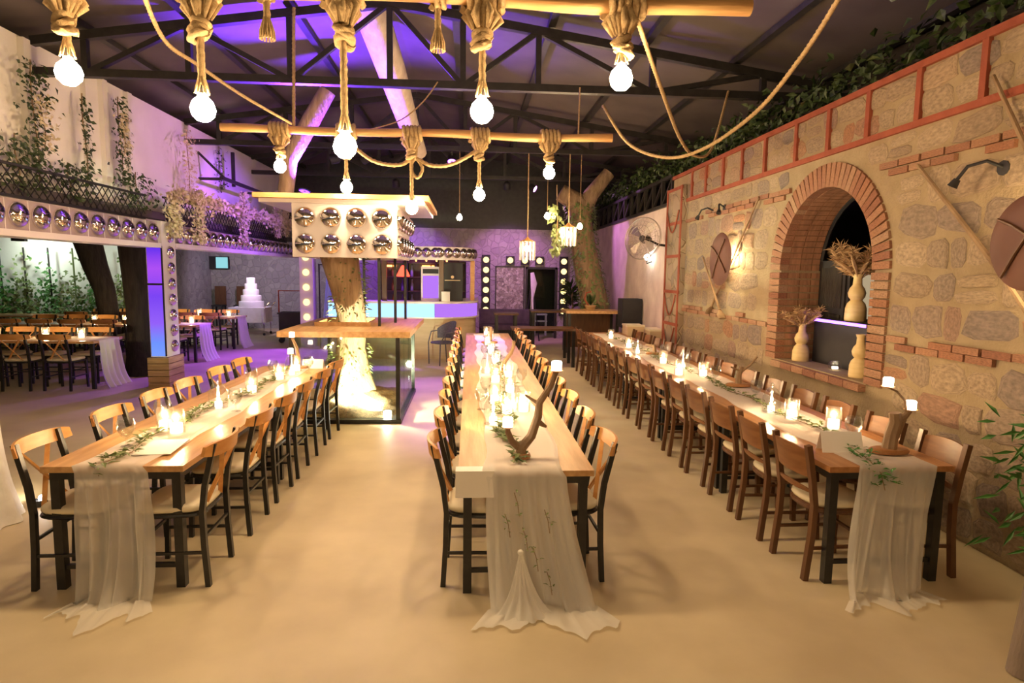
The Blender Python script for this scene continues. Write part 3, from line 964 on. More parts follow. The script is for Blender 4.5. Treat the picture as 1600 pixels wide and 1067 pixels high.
def make_cloche():
    t = thing('glass_cloche', '', 'glass cloche')
    MB().lathe([(.07, 0), (.074, .08), (.068, .14), (.045, .19), (.015, .21), (.012, .22), (.018, .235), (.001, .25)], 18).build('dome', M['glass'], t, True)
    c = MB().lathe([(.001, .05), (.028, .05), (.028, .006), (.001, .006)], 12).build('candle', M['wax'], t, True, 50)
    MB().lathe([(.001, .055), (.010, .063), (.012, .070), (.001, .088)], 8).build('flame', M['flame'], c, True)
    return t
cyl0, glo0, clo0 = make_cylinder(), make_globe(), make_cloche()
def place2(proto, loc, label, group):
    if proto.name not in used:
        used[proto.name] = 1
        proto.location = loc; proto['label'] = label; proto['group'] = group
        return proto
    c = copy_tree(proto, loc, rnd.uniform(0, 6), label); c['group'] = group
    return c
ZT = .764
L_ = ((-1.99, 4.30), (-2.10, 4.38), (-1.97, 5.72), (-1.94, 6.45), (-1.92, 7.0))
for k, (x, y) in enumerate(L_):
    place2(cyl0, (x, y, ZT), f'{nth(k, 5)} glass cylinder with candle on the left table row', 'candle cylinders')
for k, (x, y) in enumerate(((-2.03, 5.12), (-1.90, 6.75))):
    place2(clo0, (x, y, ZT), ['near', 'far'][k]+' glass cloche over a candle on the left table row', 'glass cloches')
C_ = ((.30, 4.85), (.44, 4.95), (.22, 5.25), (.38, 5.75), (.27, 6.3), (.42, 6.6), (.33, 7.6), (.30, 8.6), (.28, 9.6), (.36, 10.6), (.30, 11.1))
for k, (x, y) in enumerate(C_):
    place2(cyl0, (x, y, ZT), f'{nth(k, 11)} glass cylinder with candle on the middle table row', 'candle cylinders')
for k, (x, y) in enumerate(((.18, 4.55), (.36, 5.05), (.20, 6.9))):
    place2(clo0, (x, y, ZT), ORD[k]+' glass cloche over a candle on the middle table row', 'glass cloches')
R_ = ((2.70, 4.36), (2.54, 4.66), (2.60, 6.70), (2.36, 6.80), (2.46, 7.7), (2.44, 9.35), (2.47, 10.7))
for k, (x, y) in enumerate(R_):
    place2(cyl0, (x, y, ZT), f'{nth(k, 7)} glass cylinder with candle on the right table row', 'candle cylinders')
for k, (x, y) in enumerate(((2.50, 4.92), (2.56, 7.25), (2.40, 8.7))):
    place2(clo0, (x, y, ZT), ORD[k]+' glass cloche over a candle on the right table row', 'glass cloches')
for k, (x, y) in enumerate(((-2.16, 4.0), (-2.20, 4.55), (-1.85, 5.0), (-2.1, 6.1), (-2.05, 6.6), (-1.76, 6.9))):
    place2(glo0, (x, y, ZT-.006), ORD[k]+' stemmed glass from the near end of the left row', 'stemmed glasses')
for k, (x, y) in enumerate(((.10, 5.05), (.15, 5.6), (.52, 6.1), (.2, 8.1))):
    place2(glo0, (x, y, ZT-.006), ORD[k]+' stemmed glass from the near end of the middle row', 'stemmed glasses')
for k, (x, y) in enumerate(((2.62, 4.0), (2.60, 6.35), (2.66, 7.4), (2.62, 5.45), (2.66, 8.3))):
    place2(glo0, (x, y, ZT-.006), ORD[k]+' stemmed glass on the right table row', 'stemmed glasses')

def driftwood(loc, branches, cups, label, base=True):
    t = thing('driftwood_candle_holder', label, 'candle holder', loc, 0, 'driftwood candle holders')
    if base:
        MB().pad(.26, .14, 0, .03, 2.2, 20).build('base', M['woodR'], t, True)
    for pts, r0, r1 in branches:
        n = len(pts)
        MB().tube(pts, [r0+(r1-r0)*i/(n-1) for i in range(n)], 8).build('branch', M['drift'], t, True)
    for (x, y, z) in cups:
        c = MB().lathe([(.034, 0), (.040, .008), (.001, .008)], 12, (x, y, z)).build('cup', M['rail'], t, True)
        MB().lathe([(.030, .008), (.031, .058), (.026, .064), (.001, .062)], 14, (x, y, z)).build('candle', M['ledcup'], c, True, 50)
    return t
driftwood((.32, CY+.22, ZT), [([(0, 0, .02), (.0, 0, .06), (.06, .01, .13), (.10, .02, .25), (.105, .0, .34), (.17, .0, .44), (.205, 0, .535)], .035, .016),
                              ([(0, 0, .05), (-.06, 0, .10), (-.085, 0, .16), (-.085, 0, .185)], .024, .014),
                              ([(.10, .01, .22), (.13, .0, .20), (.15, 0, .19)], .02, .008),
                              ([(.10, .02, .33), (.05, .03, .36), (.02, .03, .38)], .012, .006)],
          [(.205, 0, .53), (-.085, 0, .185)], 'driftwood branch with two lit cups at the near end of the middle row', False)
o_ = MB().lathe([(.055, 0), (.058, .012), (.05, .03), (.04, .03)], 14, (0, 0, 0)).build('base', M['woodR'], bpy.data.objects['driftwood_candle_holder'], True)
driftwood((.34, 6.95, ZT), [([(0, 0, 0), (.02, 0, .06), (.07, 0, .14), (.13, .01, .22), (.16, .0, .31), (.155, 0, .36)], .026, .018)], [], 'driftwood branch holder halfway along the middle row')
driftwood((.32, 9.9, ZT), [([(0, 0, 0), (.02, 0, .1), (.02, 0, .26)], .03, .022)], [], 'upright driftwood branch at the far end of the middle row')
driftwood((2.70, RY+.25, ZT), [([(0, 0, .02), (.01, 0, .12), (.03, 0, .20), (.02, 0, .26)], .045, .035),
                               ([(.03, 0, .20), (.09, 0, .24), (.12, 0, .275)], .026, .016), ([(.10, 0, .25), (.08, 0, .34), (.02, 0, .40), (-.04, 0, .425)], .01, .006),
                               ([(.09, 0, .22), (.06, .01, .1), (.02, .02, .03)], .012, .010)],
          [(-.04, 0, .425), (.125, 0, .275)], 'driftwood stump with two lit cups at the near end of the right row')
driftwood((2.74, 6.1, ZT), [([(0, 0, 0), (.0, 0, .12), (.03, 0, .20)], .035, .02), ([(.01, 0, .14), (.10, -.02, .22), (.17, -.03, .31)], .015, .009), ([(0, 0, .16), (-.09, 0, .20)], .012, .008)], [], 'dark driftwood branch halfway along the right table row')
driftwood((2.62, 8.6, ZT), [([(0, 0, 0), (.05, .2, .09), (.02, .5, .07)], .03, .02)], [], 'low driftwood log on the far half of the right row')
driftwood((-1.98, 7.25, .756), [([(0, 0, .0), (.02, 0, .12), (.0, 0, .24), (-.05, 0, .36)], .028, .016), ([(.0, 0, .12), (-.05, 0, .17)], .016, .010)],
          [(-.05, 0, .355), (-.07, 0, .165)], 'driftwood branch with two lit cups at the far end of the left row')

# cards
def card(loc, rz, w_, a, b, label, flat=False):
    t = thing('table_card', label, 'card', loc, rz, 'white cards')
    if flat:
        MB().bx(-w_/2, w_/2, -a/2, a/2, 0, .004).build('sheet', M['paper'], t)
    else:
        MB().add([(-w_/2, -.05, 0), (w_/2, -.05, 0), (w_/2, 0, a), (-w_/2, 0, a), (-w_/2, -.047, 0), (w_/2, -.047, 0), (w_/2, .003, a), (-w_/2, .003, a)], [(0, 1, 2, 3), (7, 6, 5, 4), (0, 3, 7, 4), (1, 5, 6, 2), (2, 6, 7, 3), (0, 4, 5, 1)]).build('front_flap', M['paper'], t)
        MB().add([(-w_/2, .05, 0), (w_/2, .05, 0), (w_/2, .003, a), (-w_/2, .003, a), (-w_/2, .053, 0), (w_/2, .053, 0), (w_/2, .006, a), (-w_/2, .006, a)], [(0, 1, 2, 3), (7, 6, 5, 4), (0, 3, 7, 4), (1, 5, 6, 2), (2, 6, 7, 3), (0, 4, 5, 1)]).build('back_flap', M['paper'], t)
    return t
card((RXT+.26, RY+.33, .752), -.12, .26, .13, 0, 'white blank tent card at the near end of the right table row')
card((LX+.50, LY+.36, .760), .1, .22, .34, 0, 'white sheet lying at the near end of the left table row', True)
card((LX+.62, LY+3.70, .752), .0, .24, .10, 0, 'white tent card at the far end of the left table row')
cm = thing('table_card', 'white folded card hanging over the near edge of the middle table', 'card', (.035, CY, 0), 0, 'white cards')
MB().bx(-.11, .11, -.014, .075, .752, .756).build('top_flap', M['paper'], cm)
MB().bx(-.11, .11, -.018, -.012, .60, .756).build('front_flap', M['paper'], cm)

# ================================================================== rope pendants on poles
def rope_path(mb, path, r_, n=9):
    # resample evenly
    P = [Vector(p) for p in path]
    out = []
    for i in range(len(P)-1):
        p0 = P[max(0, i-1)]; p1 = P[i]; p2 = P[i+1]; p3 = P[min(len(P)-1, i+2)]
        L = (p2-p1).length
        k = max(2, int(L/(r_*1.1)))
        for j in range(k):
            t = j/k
            out.append(.5*((2*p1)+(p2-p0)*t+(2*p0-5*p1+4*p2-p3)*t*t+(3*p1-p0-3*p2+p3)*t**3))
    out.append(P[-1])
    mb.tube(out, r_, n, strands=3, twist=.75/r_)
    return mb
def coil(mb, c, axis, R0, r_, turns, pitch, n=7):
    q = Vector((0, 0, 1)).rotation_difference(Vector(axis))
    pts = []
    N_ = int(turns*14)
    for i in range(N_+1):
        a = 2*PI*i/14
        pts.append(q @ Vector((R0*math.cos(a), R0*math.sin(a), pitch*i/14-turns*pitch/2))+Vector(c))
    mb.tube(pts, r_, n, strands=3, twist=.5/r_)
    return mb
PZ = 3.58
def pole(y, label):
    t = thing('wooden_pole', label, 'pole', (-3.02, y, PZ), 0, 'peeled poles hung across the hall')
    pts = [(4.80*i/16, .012*math.sin(i*1.1), .012*math.sin(i*.8+1)) for i in range(17)]
    MB().tube(pts, [.05+.004*math.sin(i*2.1) for i in range(17)], 12).build('shaft', M['beam'], t, True, 60)
    return t
pole(8.0, 'peeled wooden pole across the hall with second row of bulbs')
pole(4.1, 'nearest peeled wooden pole at the top edge with large bulbs')
pole(-2.2, 'unseen peeled wooden pole added overhead behind the viewpoint')  # unseen, added to carry the lamp row behind the camera
def pendant(x, y, zb, label, r_=.022, mini=False):
    t = thing('rope_pendant_lamp', label, 'pendant lamp', (x, y, zb), 0, 'rope pendant lamps')
    top = PZ-zb
    mb = MB()
    ang = rnd.uniform(0, 6)
    coil(mb, (0, 0, top), (1, 0, 0), .076, r_*1.1, 5, .048)
    mb.build('coil', M['rope'], t, True, 70)
    mb = MB()
    rope_path(mb, [(0, 0, top-.05), (.004, 0, top-.14), (0, 0, top*.6), (0, 0, .10)], r_)
    mb.build('rope', M['rope'], t, True, 70)
    mb = MB()
    zk = top-.22
    for k in range(3):
        a = ang+k*1.1
        coil(mb, (.012*math.cos(a), .012*math.sin(a), zk-k*.035), (math.cos(a)*.5, math.sin(a)*.5, 1), .048, r_*1.05, 1.05, .01)
    mb.build('knot', M['rope'], t, True, 70)
    # frayed bunch under the pole
    mb = MB()
    for k in range(22):
        a = 2*PI*k/22+ang
        d = rnd.uniform(.035, .115)
        mb.tube([(d*.5*math.cos(a), d*.5*math.sin(a), top-.03), (d*math.cos(a), d*math.sin(a), top-.09-rnd.uniform(0, .05)), (d*.55*math.cos(a), d*.55*math.sin(a), top-.19)], [.018, .024, .009], 6)
    stuff(mb.build('frayed_bunch', M['rope'], t, True, 70))
    # strands opening over the bulb
    mb = MB()
    for k in range(7):
        a = 2*PI*k/7
        mb.tube([(r_*.6*math.cos(a), r_*.6*math.sin(a), .16), (.028*math.cos(a), .028*math.sin(a), .11), (.042*math.cos(a), .042*math.sin(a), .06)], [.009, .009, .006], 6)
    stuff(mb.build('strands', M['rope'], t, True, 70))
    MB().lathe([(.001, .115), (.024, .11), (.026, .06), (.001, .058)], 10).build('socket', M['dark'], t, True, 50)
    MB().lathe([(.020, .066), (.030, .045), (.062, .012), (.075, -.03), (.066, -.068), (.038, -.098), (.001, -.108)], 12).build('bulb', M['bulb'], t, True, 70)
    return t
row1 = [(-2.43, 3.05), (-1.65, 2.86), (-.79, 2.66), (.07, 2.90), (.96, 3.13)]
row2 = [(-2.33, 3.14), (-1.53, 2.91), (-.73, 2.67), (.11, 2.85), (.99, 3.14)]
for k, (x, z) in enumerate(row1):
    pendant(x, 4.1, z+.03, f'{ORD[k]} large rope pendant bulb from the left on the nearest pole')
for k, (x, z) in enumerate(row2):
    pendant(x, 8.0, z+.03, f'{ORD[k]} rope pendant bulb from the left on the second pole')
for k, (x, z) in enumerate(row1):  # unseen row added for warm light from behind the camera
    pendant(x, -2.2, z+.03, f'{ORD[k]} added rope pendant bulb on the unseen pole behind the viewpoint')
# loose rope ends on the near pole
def loose_end(x, y, z0, z1, label):
    t = thing('rope_end', label, 'rope', (x, y, z1), 0, 'loose rope ends on the nearest pole')
    mb = MB(); coil(mb, (0, 0, z0-z1), (1, 0, 0), .066, .018, 2, .04); rope_path(mb, [(0, 0, z0-z1-.05), (0, 0, (z0-z1)*.5), (0, 0, .10)], .02)
    mb.build('rope', M['rope'], t, True, 70)
    mb = MB()
    for k in range(14):
        a = 2*PI*k/14
        mb.tube([(.012*math.cos(a), .012*math.sin(a), .13), (.038*math.cos(a), .038*math.sin(a), .05), (.044*math.cos(a), .044*math.sin(a), 0)], [.009, .009, .006], 6)
    stuff(mb.build('tassel', M['rope'], t, True, 70))
p = at(418, 62, Y=4.1); loose_end(p.x, 4.1, PZ, p.z, 'frayed rope end hanging from the left half of the nearest pole')
p = at(684, 80, Y=4.1); loose_end(p.x, 4.1, PZ, p.z, 'frayed rope end hanging near the middle of the nearest pole')
def rope_thing(pts, r_, label):
    P = [Vector(p) for p in pts]
    mb = MB(); rope_path(mb, P, r_, 7)
    o = mb.build('rope_swag', M['rope'], None, True, 70)
    return tag(o, label, 'rope', 'ropes strung under the roof')
rope_thing([at(x, y, Y=d) for x, y, d in ((942, 165, 8), (982, 224, 7.6), (1040, 246, 7), (1100, 232, 6.4), (1180, 176, 5.6), (1250, 92, 4.9), (1312, -5, 4.3), (1350, -80, 4.0))], .018, 'thick rope swag sweeping up to the upper right')
rope_thing([(1.05, 4.1, 3.5)]+[at(x, y, Y=d) for x, y, d in ((1030, 130, 4.9), (1062, 215, 6.2), (1085, 243, 6.9), (1112, 232, 7.4), (1138, 143, 8.05))], .015, 'thin rope dropping from the nearest pole to the right')
rope_thing([(-2.0, 4.05, 3.66)]+[at(x, y, Y=d) for x, y, d in ((255, 60, 4.9), (310, 102, 5.6), (380, 150, 6.7), (455, 193, 7.95))], .015, 'thin rope slanting from the nearest pole back to the left')
rope_thing([at(459, 202, Y=8.0), at(459, 130, Y=8.0), at(459, 55, Y=8.0), (at(459, 0, Y=8.0).x, 8.0, 5.0)], .02, 'vertical rope hanging the left end of the second pole')
rope_thing([(1.35, 8.0, 3.6), (1.36, 8.02, 4.2)], .01, 'thin cord hanging the right end of the second pole')
rope_thing([(-2.2, 4.1, 3.6), (-2.2, 4.08, 5.0)], .02, 'vertical rope hanging the left end of the nearest pole')
rope_thing([(1.4, 4.1, 3.6), (1.4, 4.08, 4.9)], .02, 'vertical rope hanging the right end of the nearest pole')
rope_thing([at(x, y, Y=8.02) for x, y in ((556, 232), (585, 252), (622, 258), (648, 248), (672, 258), (700, 258), (728, 246), (754, 228))], .024, 'thick rope garland slung below the second pole')
rope_thing([(at(650, 215, Y=8).x, 8.0, 3.58), at(650, 240, Y=8), at(642, 262, Y=8), at(652, 278, Y=8), at(660, 264, Y=8), at(652, 248, Y=8.05)], .02, 'looped knot in the middle of the rope garland')
rope_thing([at(x, y, Y=8.05) for x, y in ((575, 203), (625, 188), (660, 160), (684, 128))], .008, 'thin cord rising from the second pole to the truss')
rope_thing([(-2.2, -2.2, 3.6), (-2.2, -2.2, 5.1)], .02, 'rope hanging the left end of the unseen added pole behind the viewpoint')
rope_thing([(1.4, -2.2, 3.6), (1.4, -2.2, 4.95)], .02, 'rope hanging the right end of the unseen added pole behind the viewpoint')
# far lamps under the third truss
def cord_bulb(px, py, Y, label, r_=.055):
    p = at(px, py, Y=Y)
    t = thing('cord_bulb', label, 'pendant lamp', p, 0, 'bulbs on cords at the back')
    MB().tube([(0, 0, r_*1.3), (0, 0, 4.15-p.z)], .006, 6).build('cord', M['rope'], t)
    MB().lathe([(.001, r_*2.0), (r_*.35, r_*1.9), (r_*.35, r_*1.2), (.001, r_*1.2)], 8).build('socket', M['dark'], t)
    MB().lathe([(r_*.3, r_*1.25), (r_*.6, r_*.8), (r_, 0), (r_*.75, -r_*.7), (.001, -r_)], 10).build('bulb', M['bulb'], t, True, 70)
cord_bulb(718, 340, 12.1, 'bare bulb on a cord above the far middle table')
cord_bulb(855, 338, 12.1, 'bare bulb on a cord beside the hanging ivy spray')
cord_bulb(906, 354, 12.1, 'bare bulb on a cord beside the right cage lamp')
def cage_lamp(px, py, Y, label):
    p = at(px, py, Y=Y)
    t = thing('cage_lamp', label, 'pendant lamp', p, 0, 'slatted cage lamps')
    MB().tube([(0, 0, .2), (0, 0, 4.15-p.z)], .012, 6).build('cord', M['rope'], t)
    MB().lathe([(.02, .24), (.05, .2), (.16, .15), (.001, .15)], 14).build('cap', M['rail'], t, True, 50)
    for k in range(12):
        a = 2*PI*k/12
        MB().box((.145*math.cos(a), .145*math.sin(a), -.02), (.016, .026, .36), Matrix.Rotation(a, 3, 'Z')).build('slat', M['paper'], t)
    MB().ball((0, 0, .02), .06, 10, 8).build('bulb', M['bulb'], t, True)
cage_lamp(824, 390, 12.1, 'slatted cage lamp hanging in front of the doorway')
cage_lamp(888, 368, 12.1, 'slatted cage lamp hanging by the ivy trunk')

# ================================================================== glass case with tree and dome box
gc = thing('glass_case', 'wood topped glass case around the lit tree trunk', 'display case', (0, 0, 0))
X0, X1, Y0, Y1, GT = -2.16, -.88, 7.70, 9.74, 1.08
mb = MB(); mb.bx(X0-.04, X1+.04, Y0-.04, Y1+.04, 0, .05); mb.build('plinth', M['blackmetal'], gc)
for x in (X0, X1):
    for y in (Y0, Y1):
        MB().bx(x-.025, x+.025, y-.025, y+.025, .05, GT).build('corner_post', M['blackmetal'], gc)
for x0, x1, y0, y1 in ((X0+.03, (X0+X1)/2-.01, Y0, Y0), ((X0+X1)/2+.01, X1-.03, Y0, Y0), (X1, X1, Y0+.03, Y0+.69), (X1, X1, Y0+.71, Y0+1.37), (X1, X1, Y0+1.39, Y1-.03), (X0, X0, Y0+.03, Y1-.03), (X0+.03, X1-.03, Y1, Y1)):
    MB().bx(min(x0, x1)-.005, max(x0, x1)+.005, min(y0, y1)-.005, max(y0, y1)+.005, .05, GT).build('pane', M['pane'], gc)
mb = MB()
tx0, tx1, ty0, ty1 = -2.30, -.72, 7.58, 9.86
hx0, hx1, hy0, hy1 = -2.02, -1.36, 8.45, 9.25
for a, b, c, d in ((tx0, hx0, ty0, ty1), (hx1, tx1, ty0, ty1), (hx0, hx1, ty0, hy0), (hx0, hx1, hy1, ty1)):
    mb.bx(a, b, c, d, GT, GT+.07)
mb.build('top', M['wood'], gc)
mb = MB()
for a, b, c, d in ((hx0-.04, hx0, hy0-.04, hy1+.04), (hx1, hx1+.04, hy0-.04, hy1+.04), (hx0, hx1, hy0-.04, hy0), (hx0, hx1, hy1, hy1+.04)):
    mb.bx(a, b, c, d, GT+.07, GT+.12)
mb.build('collar', M['wood'], gc)
mb = MB()
def mound(u, v):
    x = X0+.05+(X1-X0-.1)*u; y = Y0+.05+(Y1-Y0-.1)*v
    return (x, y, .055+.17*math.sin(PI*u)**.7*math.sin(PI*v)**.7+.02*math.sin(u*17)*math.sin(v*23))
mb.grid(mound, 20, 26).build('mulch', M['soil'], gc, True)
lamp_light('case_light', gc, (-1.12, 7.84, .16), 420, (1, .93, .62), .05, 'SPOT', (-.55, 1.0, .55), 95, .5)
lamp_light('case_light', gc, (-2.02, 8.3, .45), 420, (1, .93, .70), .05, 'SPOT', (1, .1, -.16), 100, .5)
MB().lathe([(.04, 0), (.05, .04), (.05, .09), (.001, .085)], 12, (-1.02, 7.74, .05)).build('lamp', M['whitelamp'], gc, True)
MB().box((-1.35, 7.95, .27), (.30, .12, .03), Matrix.Rotation(.5, 3, 'Y') @ Matrix.Rotation(.3, 3, 'X')).build('stone_slab', M['cake'], gc)
tr = thing('tree_trunk', 'thick rough trunk rising through the glass case into the dome box', 'tree', (-1.69, 8.85, .1))
MB().tube([(.08, -.05, 0), (.05, 0, .3), (.02, 0, .7), (.06, 0, 1.05), (-.02, 0, 1.5), (-.12, 0, 2.0), (-.15, 0, 2.68)], [.34, .25, .20, .19, .21, .26, .28], 14).build('trunk', M['bark'], tr, True, 70)
mb = MB()
for k in range(420):
    z = rnd.uniform(.15, .75) if k < 200 else rnd.uniform(1.1, 2.1)
    a = rnd.uniform(0, 2*PI)
    r_ = .25 if z < 1 else .22
    mb.leaf((r_*math.cos(a), r_*math.sin(a), z), (math.cos(a), math.sin(a), rnd.uniform(-.6, .3)), (rnd.uniform(-1, 1), rnd.uniform(-1, 1), 1), rnd.uniform(.05, .12), .03)
stuff(mb.build('ivy', M['leafy'], tr))
# pale leaning trunk under the roof
pt = thing('leaning_tree', 'pale leaning trunk running up through the roof', 'tree', at(642, 205, Y=10.2))
b0 = at(642, 205, Y=10.2)
MB().tube([at(655, 240, Y=10.6)-b0, Vector((0, 0, 0)), at(612, 110, Y=9.2)-b0, at(570, -10, Y=8.4)-b0], [.13, .15, .20, .23], 12).build('trunk', M['palebark'], pt, True, 70)
bt = thing('bare_branch', 'bare cut branch rising behind the second pole', 'branch', at(452, 250, Y=9.6))
b0 = at(452, 250, Y=9.6)
MB().tube([at(446, 309, Y=9.6)-b0, Vector((0, 0, 0)), at(485, 190, Y=9.6)-b0, at(512, 142, Y=9.6)-b0], [.11, .12, .13, .12], 10).build('limb', M['bark'], bt, True, 70)

# posts and hanging dome box
db = thing('dome_box', 'box of chrome domes hung above the glass case', 'light box', (0, 0, 0))
BX0, BX1, BY0, BY1, BZ0, BZ1 = -2.26, -.95, 8.20, 9.95, 2.05, 2.73
MB().bx(BX0, BX1, BY0, BY0+.05, BZ0, BZ1).build('front_panel', M['panel'], db)
MB().bx(BX1-.05, BX1, BY0+.05, BY1, BZ0, BZ1).build('side_panel', M['panel'], db)
MB().bx(BX0, BX0+.05, BY0+.05, BY1, BZ0, BZ1).build('side_panel', M['panel'], db)
MB().bx(BX0+.05, BX1-.05, BY1-.05, BY1, BZ0, BZ1).build('rear_panel', M['panel'], db)
MB().bx(BX0-.45, BX1+.42, BY0-.10, BY1+.25, BZ1+.05, BZ1+.11).build('canopy', M['beam'], db)
MB().bx(BX0-.40, BX1+.36, BY0-.02, BY1+.2, BZ1+.0, BZ1+.05).build('soffit', M['panel'], db)
def dome_mesh(r_, depth=.62):
    return MB().lathe([(r_, 0), (r_*1.0, .012)]+[(r_*math.cos(PI/2*i/7), .012+r_*depth*math.sin(PI/2*i/7)) for i in range(1, 7)]+[(.0005, .012+r_*depth)], 20).mesh('dome', M['chrome'], True, 60)
DM = dome_mesh(.135)
for i in range(4):
    for z in (2.22, 2.55):
        put('dome', DM, db, (BX0+.165+i*.323, BY0, z), (PI/2, 0, 0))
for j in range(5):
    for z in (2.22, 2.55):
        put('dome', DM, db, (BX1, BY0+.22+j*.36, z), (0, PI/2, 0))
for (x, y) in ((-1.56, 9.80), (-1.13, 8.40), (-1.06, 9.30), (-.80, 9.10)):
    pass
for (x, y) in ((-1.20, 8.40), (-1.06, 9.0), (-.99, 9.72), (-1.62, 9.75)):
    MB().bx(x-.018, x+.018, y-.018, y+.018, GT+.07, BZ0+.3).build('post', M['blackmetal'], db)

# ================================================================== left dome fascia, post, balcony
def fascia(y0, y1, z0, z1, n, label, r_=.135):
    t = thing('dome_fascia', label, 'fascia', (-4.75, y0, 0))
    MB().bx(-.25, 0, 0, y1-y0, z0, z1).build('backing', M['fascia'], t)
    MB().bx(-.30, .05, 0, y1-y0, z0-.07, z0).build('ledge', M['panel'], t)
    me = dome_mesh(r_)
    for k in range(n):
        put('dome', me, t, (0, (k+.5)*(y1-y0)/n, (z0+z1)/2), (0, PI/2, 0))
        if k:
            MB().bx(-.002, .006, k*(y1-y0)/n-.006, k*(y1-y0)/n+.006, z0, z1).build('joint', M['panel'], t)
fascia(4.0, 9.95, 2.26, 2.58, 17, 'long fascia of chrome domes at the left edge above the dining tables')
fascia(10.45, 17.6, 2.28, 2.56, 21, 'far fascia of chrome domes glowing violet behind the post')
# balcony deck behind the fascias
struct(MB().bx(-5.2, -4.98, 1.5, 17.7, 2.55, 2.64).build('trim_1', M['panel']))
ps = thing('dome_post', 'square post with violet light box and chrome domes on a crate base', 'post', (-4.83, 10.2, 0))
MB().bx(-.12, .12, -.22, .22, .50, 2.60).build('shaft', M['panel'], ps)
MB().bx(-.105, .105, -.232, -.22, .52, 2.22).build('light_box', M['ledpost'], ps)
MB().bx(-.125, .125, -.236, -.22, 1.62, 1.65).build('strap', M['dark'], ps)
MB().bx(.105, .125, -.238, -.22, .52, 2.22).build('strap', M['dark'], ps)
me = dome_mesh(.10)
for k in range(8):
    put('dome', me, ps, (.12, 0, .66+k*.245), (0, PI/2, 0))
for k in range(5):
    MB().bx(-.16, .16, -.26, .26, .005+k*.1, .095+k*.1).build('crate_board', M['crate'], ps)

# trellis and greenery above
def trellis(y0, y1, z0, z1, label, x=-4.95, m='dark'):
    t = thing('trellis', label, 'trellis', (x, y0, z0))
    W, H_ = y1-y0, z1-z0
    mb = MB()
    st_ = .14
    k = -H_
    while k < W:
        a0, a1 = max(0, k), min(W, k+H_)
        if a1 > a0:
            mb.bar([(0, a0, a0-k), (0, a1, a1-k)], .008, .010)
            mb.bar([(.01, a0, H_-(a0-k)), (.01, a1, H_-(a1-k))], .008, .010)
        k += st_
    stuff(mb.build('lattice', M[m], t))
    mb = MB(); mb.bar([(0, 0, 0), (0, W, 0)], .03); mb.bar([(0, 0, H_), (0, W, H_)], .03)
    mb.build('rail', M[m], t)
    return t
trellis(6.0, 10.0, 2.64, 2.98, 'dark lattice trellis above the near dome fascia')
trellis(10.6, 17.4, 2.62, 3.02, 'dark lattice trellis above the far dome fascia')
def vine_col(px, y0, y1, X, label, n=160, wdt=.16, m='leaf', size=.07, name='hanging_vine', group='vines on the white wall'):
    a, b = at(px, y0, X=X), at(px, y1, X=X)
    t = thing(name, label, 'vine', (X, b.y, b.z), 0, group)
    H_ = a.z-b.z
    MB().tube([(0, .03*math.sin(i), H_*i/6) for i in range(7)], .008, 5).build('stem', M['bark'], t)
    mb = MB()
    for k in range(n):
        z = rnd.uniform(0, H_)
        mb.leaf((rnd.uniform(-.03, .05), rnd.gauss(0, wdt*.5), z), (rnd.uniform(.1, 1), rnd.uniform(-1, 1), rnd.uniform(-1.2, .3)), (1, rnd.uniform(-.5, .5), rnd.uniform(-.3, .8)), size*rnd.uniform(.6, 1.3), size*rnd.uniform(.5, .8))
    stuff(mb.build('foliage', M[m], t))
vine_col(62, 100, 300, -5.05, 'tall green vine at the far left of the white wall', 330, .30)
vine_col(30, 210, 300, -5.02, 'bushy ivy clump low on the white wall', 220, .5)
vine_col(110, 255, 310, -5.0, 'low ivy clump between the vines on the white wall', 200, .6)
vine_col(137, 150, 290, -5.05, 'thin green vine between the pipes on the white wall', 140, .12)
vine_col(192, 155, 290, -5.05, 'tall dark vine in the middle of the white wall', 240, .22)
vine_col(215, 270, 325, -5.0, 'ivy clump spilling over the trellis near the post', 220, .6)
vine_col(195, 180, 240, -5.0, 'cream blossom strand on the dark vine', 120, .16, 'blossom', .06)
vine_col(70, 150, 230, -5.02, 'cream blossom strand beside the far left vine', 120, .2, 'blossom', .06)
vine_col(296, 205, 300, -5.0, 'cream blossom strand left of the steel bracket', 160, .35, 'blossom', .07)
vine_col(345, 230, 300, -5.17, 'thin dark vine by the steel bracket', 90, .3)
for k, (px, y0, y1) in enumerate(((271, 300, 368), (311, 297, 378), (380, 300, 378), (432, 300, 370), (445, 325, 368))):
    vine_col(px, y0, y1, -4.66, f'{ORD[k]} cream blossom strand hanging before the far trellis', 520, .24, 'blossom', .075, 'blossom_strand', 'blossom strands on the far trellis')
gl = thing('blossom_garland', 'long cream blossom garland along the top of the far trellis', 'garland', (-4.72, 10.5, 2.98))
mb = MB()
for k in range(1700):
    y = rnd.uniform(0, 7); z = rnd.gauss(.08, .06)
    mb.leaf((rnd.uniform(-.08, .10), y, z), (rnd.uniform(-.2, 1), rnd.uniform(-1, 1), rnd.uniform(-1, 1)), (1, rnd.uniform(-1, 1), rnd.uniform(-1, 1)), .09, .06)
stuff(mb.build('blossoms', M['blossom'], gl))
br_ = thing('steel_bracket', 'small black steel bracket frame on the white wall', 'bracket', (-5.2, 12.6, 3.6))
MB().bar([(0, 0, 0), (.5, 0, 0)], .05).build('arm', M['steel'], br_)
MB().bar([(0, 2.2, 0), (.5, 2.2, 0)], .05).build('arm', M['steel'], br_)
MB().bar([(.5, -.2, 0), (.5, 2.4, 0)], .06).build('beam', M['steel'], br_)
MB().bar([(0, 0, .5), (.5, 0, .0)], .04).build('brace', M['steel'], br_)
MB().bar([(.25, 1.1, 0), (.25, 1.1, .7)], .06).build('post', M['steel'], br_)

